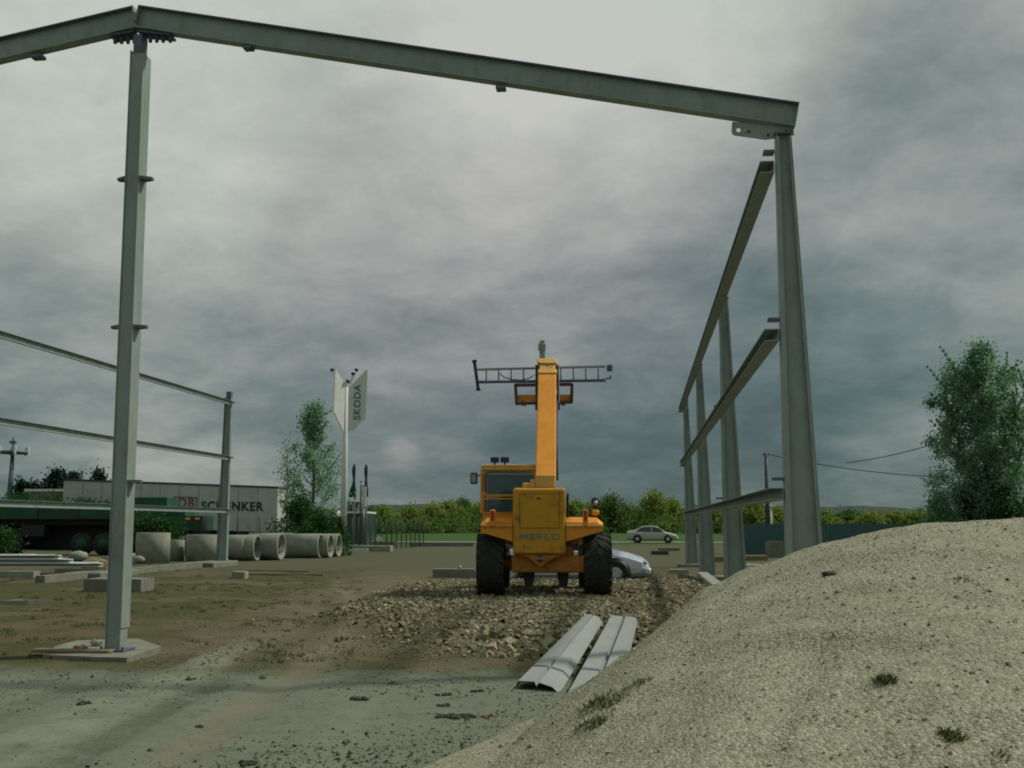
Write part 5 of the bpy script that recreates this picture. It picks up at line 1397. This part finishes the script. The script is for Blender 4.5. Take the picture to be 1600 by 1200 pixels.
# furled banners on poles, lamp post
def banner(px, D, ytop, ybot, label):
    b = at(px, 830, D); t_ = thing('flag_pole', (b.x, b.y, 0), label, 'flag', group='furled banners beside the tall sign')
    zt2, zb2 = at(px, ytop, D).z, at(px, ybot, D).z
    MB().tube([(b.x, b.y, 0), (b.x, b.y, zt2)], [.06, .03], 8).build('pole', 'steel', t_, True)
    rings = []; w = c2w(1, 0); f = c2w(0, 1)
    for k in range(9):
        u = k / 8; z = zt2 - .05 + (zb2 - zt2) * u; hw = .05 + .16 * u + .05 * math.sin(u * 9 + px); c = Vector((b.x, b.y, z)) - w * (hw * .5) - f * .05
        rings.append([c + w * hw * math.cos(a) + f * .07 * math.sin(a) * (1 + .3 * math.sin(3 * a)) for a in [2 * math.pi * j / 12 for j in range(12)]])
    MB().loft(rings, True, True).build('banner', 'flag', t_, True)
banner(553, 75, 724, 776, 'left dark furled banner just right of the tall sign pole')
banner(572, 75, 725, 775, 'right dark furled banner beside the lamp post')
b = at(563, 830, 70); t_ = thing('lamp_post', (b.x, b.y, 0), 'thin dark lamp post between the two furled banners', 'lamp post')
MB().tube([(b.x, b.y, 0), (b.x, b.y, at(563, 751, 70).z)], [.07, .05], 8).build('post', 'steel_dark', t_, True)
q = at(566, 757, 70); MB().bbox(q.x - .12, q.x + .12, q.y - .1, q.y + .1, q.z - .06, q.z + .06, .02).build('lamp_head', 'white', t_, True)
b = at(568, 830, 72); t_ = thing('sign_board', (b.x, b.y, 0), 'narrow white upright board on a post behind the lamp post', 'sign')
MB().tube([(b.x, b.y, 0), (b.x, b.y, at(568, 790, 72).z)], .05, 8).build('post', 'steel', t_, True)
MB().box(b.x - .12, b.x + .14, b.y - .04, b.y + .04, at(568, 792, 72).z, at(568, 760, 72).z).build('board', 'white', t_, True)

# showroom building behind the sign
D = 95; p0_ = at(541, 819, D); p1_ = at(561, 819, D)
sh = thing('showroom', (p0_.x, p0_.y, 0), 'small dark glazed building with a white band behind the tall sign', 'building')
def fbox(pa, pb2, D_, dep, z0, z1):
    a, b = at(pa, 819, D_), at(pb2, 819, D_); d = c2w(0, 1) * dep
    return MB().hexa([Vector((p.x, p.y, z)) for z in (z0, z1) for p in (a, b, b + d, a + d)])
zS = lambda py: at(550, py, D).z
fbox(538, 573, D, 6, 0, zS(802)).build('ground_floor', 'glass_far', sh, True)
fbox(537, 573.5, D - .1, 6.2, zS(802) + .001, zS(799)).build('white_band', 'white', sh, True)
fbox(540, 560, D, 5, zS(799) + .001, zS(786)).build('upper_floor', 'glass_far', sh, True)
fbox(539, 561, D - .2, 5.4, zS(786) + .001, zS(784)).build('roof', 'steel_dark', sh, True)
for pa in (543, 550.5, 553.5, 559):
    fbox(pa, pa + .9, D - .08, .07, zS(799) + .002, zS(786)).build('mullion', 'white', sh, True)
D = 150; p0_ = at(506, 819, D)
wb = thing('white_house', (p0_.x, p0_.y, 0), 'tiny white house seen under the loose crowned tree', 'house')
zH = lambda py: at(515, py, 150).z
fbox(505, 526, 150, 6, 0, zH(796)).build('wall', 'white', wb, True)
a, b = at(504, 819, 149.8), at(527, 819, 149.8); d = c2w(0, 1) * 6.4
MB().add([Vector((p.x, p.y, zH(796) + .001)) for p in (a, b, b + d, a + d)] + [Vector((p.x, p.y, zH(790))) for p in ((a + d * .5), (b + d * .5))], [(0, 1, 5, 4), (2, 3, 4, 5), (0, 4, 3), (1, 2, 5), (0, 3, 2, 1)]).build('roof', 'concrete_pale', wb, True)
for px in (509, 517): fbox(px, px + 2.5, 149.9, .08, zH(805), zH(799)).build('window', 'glass_far', wb, True)
# low white roof strip, far left
ws = thing('white_shed', at(57, 819, 120) * 1.0, 'long low white roofed shed seen over the thicket at the far left', 'shed')
ws.location.z = 0
zW = lambda py: at(70, py, 120).z
fbox(36, 98, 120, 5, 0, zW(768)).build('wall', 'concrete', ws, True)
fbox(35, 99, 119.8, 5.4, zW(768) + .001, zW(764)).build('roof', 'white', ws, True)

# antenna mast, far left
D = 150; b = at(12, 819, D); am = thing('antenna_mast', (b.x, b.y, 0), 'slim mobile phone mast with a ring of white panel antennas at the left edge', 'mast')
zA = lambda py: at(15, py, D).z
MB().tube([(b.x, b.y, 0), (b.x + .2, b.y, zA(684))], [.55, .16], 8).build('pole', 'steel_primer', am, True)
MB().lathe([(.2, zA(710)), (2.0, zA(709)), (2.0, zA(705)), (.2, zA(704))], 16, 'z', (b.x + .2, b.y, 0)).build('platform', 'steel_primer', am, True)
for k in range(6):
    a = 2 * math.pi * k / 6 + .1; q = Vector((b.x + .2 + 1.95 * math.cos(a), b.y + 1.95 * math.sin(a), 0))
    MB().bbox(q.x - .17, q.x + .17, q.y - .12, q.y + .12, zA(711), zA(698), .04).build('panel_antenna', 'white', am, True)
MB().box(b.x - .25, b.x + .55, b.y - .2, b.y + .2, zA(693), zA(689)).build('top_antenna', 'steel_primer', am, True)

# ------------------------------------------------------------------ utility pole and wires
D = 62; b = at(1200.5, 850, D); up_ = thing('utility_pole', (b.x, b.y, 0), 'dark wooden utility pole behind the right wall of the frame', 'utility pole')
zU = lambda py: at(1200, py, D).z
MB().tube([(b.x, b.y, 0), (b.x, b.y, zU(708))], [.13, .09], 10).build('pole', 'steel_dark', up_, True)
MB().box(b.x - .16, b.x + .16, b.y - .04, b.y + .04, zU(711), zU(709)).build('crossarm', 'steel_dark', up_, True)
def wire(a, c, sag, label):
    pts = [a.lerp(c, k / 14) - Vector((0, 0, sag * 4 * (k / 14) * (1 - k / 14))) for k in range(15)]
    single('overhead_wire', MB().tube(pts, .022, 5), 'steel_dark', a, label, 'wire', 'overhead wires from the utility pole')
wire(at(1201, 710, D), at(1700, 744, 50), .55, 'lower overhead wire running right from the utility pole')
wire(at(1322, 723, 58), at(1690, 600, 38), .45, 'upper overhead wire rising right behind the big tree')
b = at(1206, 840, 75); t_ = thing('lamp_post', (b.x, b.y, 0), 'short white post just right of the utility pole', 'post')
MB().tube([(b.x, b.y, 0), (b.x, b.y, at(1206, 792, 75).z)], .06, 8).build('post', 'white', t_, True)
MB().bbox(b.x - .3, b.x + .3, b.y - .1, b.y + .1, at(1206, 792, 75).z + .001, at(1206, 789, 75).z, .02).build('head', 'white', t_, True)

# ------------------------------------------------------------------ fences
# blue-green corrugated sheet fence, right
a, b = at(1140, 819, 62), at(1700, 819, 47); hgt = 1.62
dv = (b - a); dv.z = 0; Lf = dv.length; dv.normalize(); nf = Vector((dv.y, -dv.x, 0))
fc = thing('sheet_fence', (a.x, a.y, 0), 'blue green corrugated sheet fence behind the gravel heap', 'fence')
mb = MB(); top, bot = [], []
n = int(Lf / .10)
for k in range(n + 1):
    off = .02 if k % 2 else -.02; p = a + dv * (Lf * k / n) + nf * off; top.append(Vector((p.x, p.y, hgt))); bot.append(Vector((p.x, p.y, .02)))
mb.add(bot + top, [(k, k + 1, n + 2 + k, n + 1 + k) for k in range(n)])
mb.add([p + nf * -.006 for p in bot + top], [(k + 1, k, n + 1 + k, n + 2 + k) for k in range(n)])
mb.build('sheeting', 'blue_fence', fc, True)
for k in range(int(Lf / 2.5) + 1):
    p = a + dv * (2.5 * k) - nf * .06; MB().box(p.x - .03, p.x + .03, p.y - .03, p.y + .03, 0, hgt + .05).build('fence_post', 'green_paint', fc, True)
# green mesh fence, left of centre
pts_f = [at(372, 819, 66), at(540, 819, 66), at(662, 819, 84)]
mf = thing('mesh_fence', (pts_f[0].x, pts_f[0].y, 0), 'green wire mesh fence with thin posts behind the concrete pipes', 'fence')
wires = MB()
for a, b in zip(pts_f, pts_f[1:]):
    d = b - a; d.z = 0; L_ = d.length; d.normalize(); n = max(1, round(L_ / 1.25))
    for k in range(n + 1):
        p = a + d * (L_ * k / n)
        if k == 0 and a is not pts_f[0]: continue
        MB().tube([(p.x, p.y, 0), (p.x, p.y, 2.0)], .035, 6).build('fence_post', 'green_paint', mf, True)
    for j in range(11):
        z = .1 + j * .18; wires.bar((a.x, a.y, z), (b.x, b.y, z), .006, .006)
    for k in range(int(L_ / .14)):
        p = a + d * (.14 * k); wires.bar((p.x, p.y, .05), (p.x + .0001, p.y, 1.95), .005, .005, (1, 0, 0))
wires.build('wire_mesh', 'green_paint', mf, True)
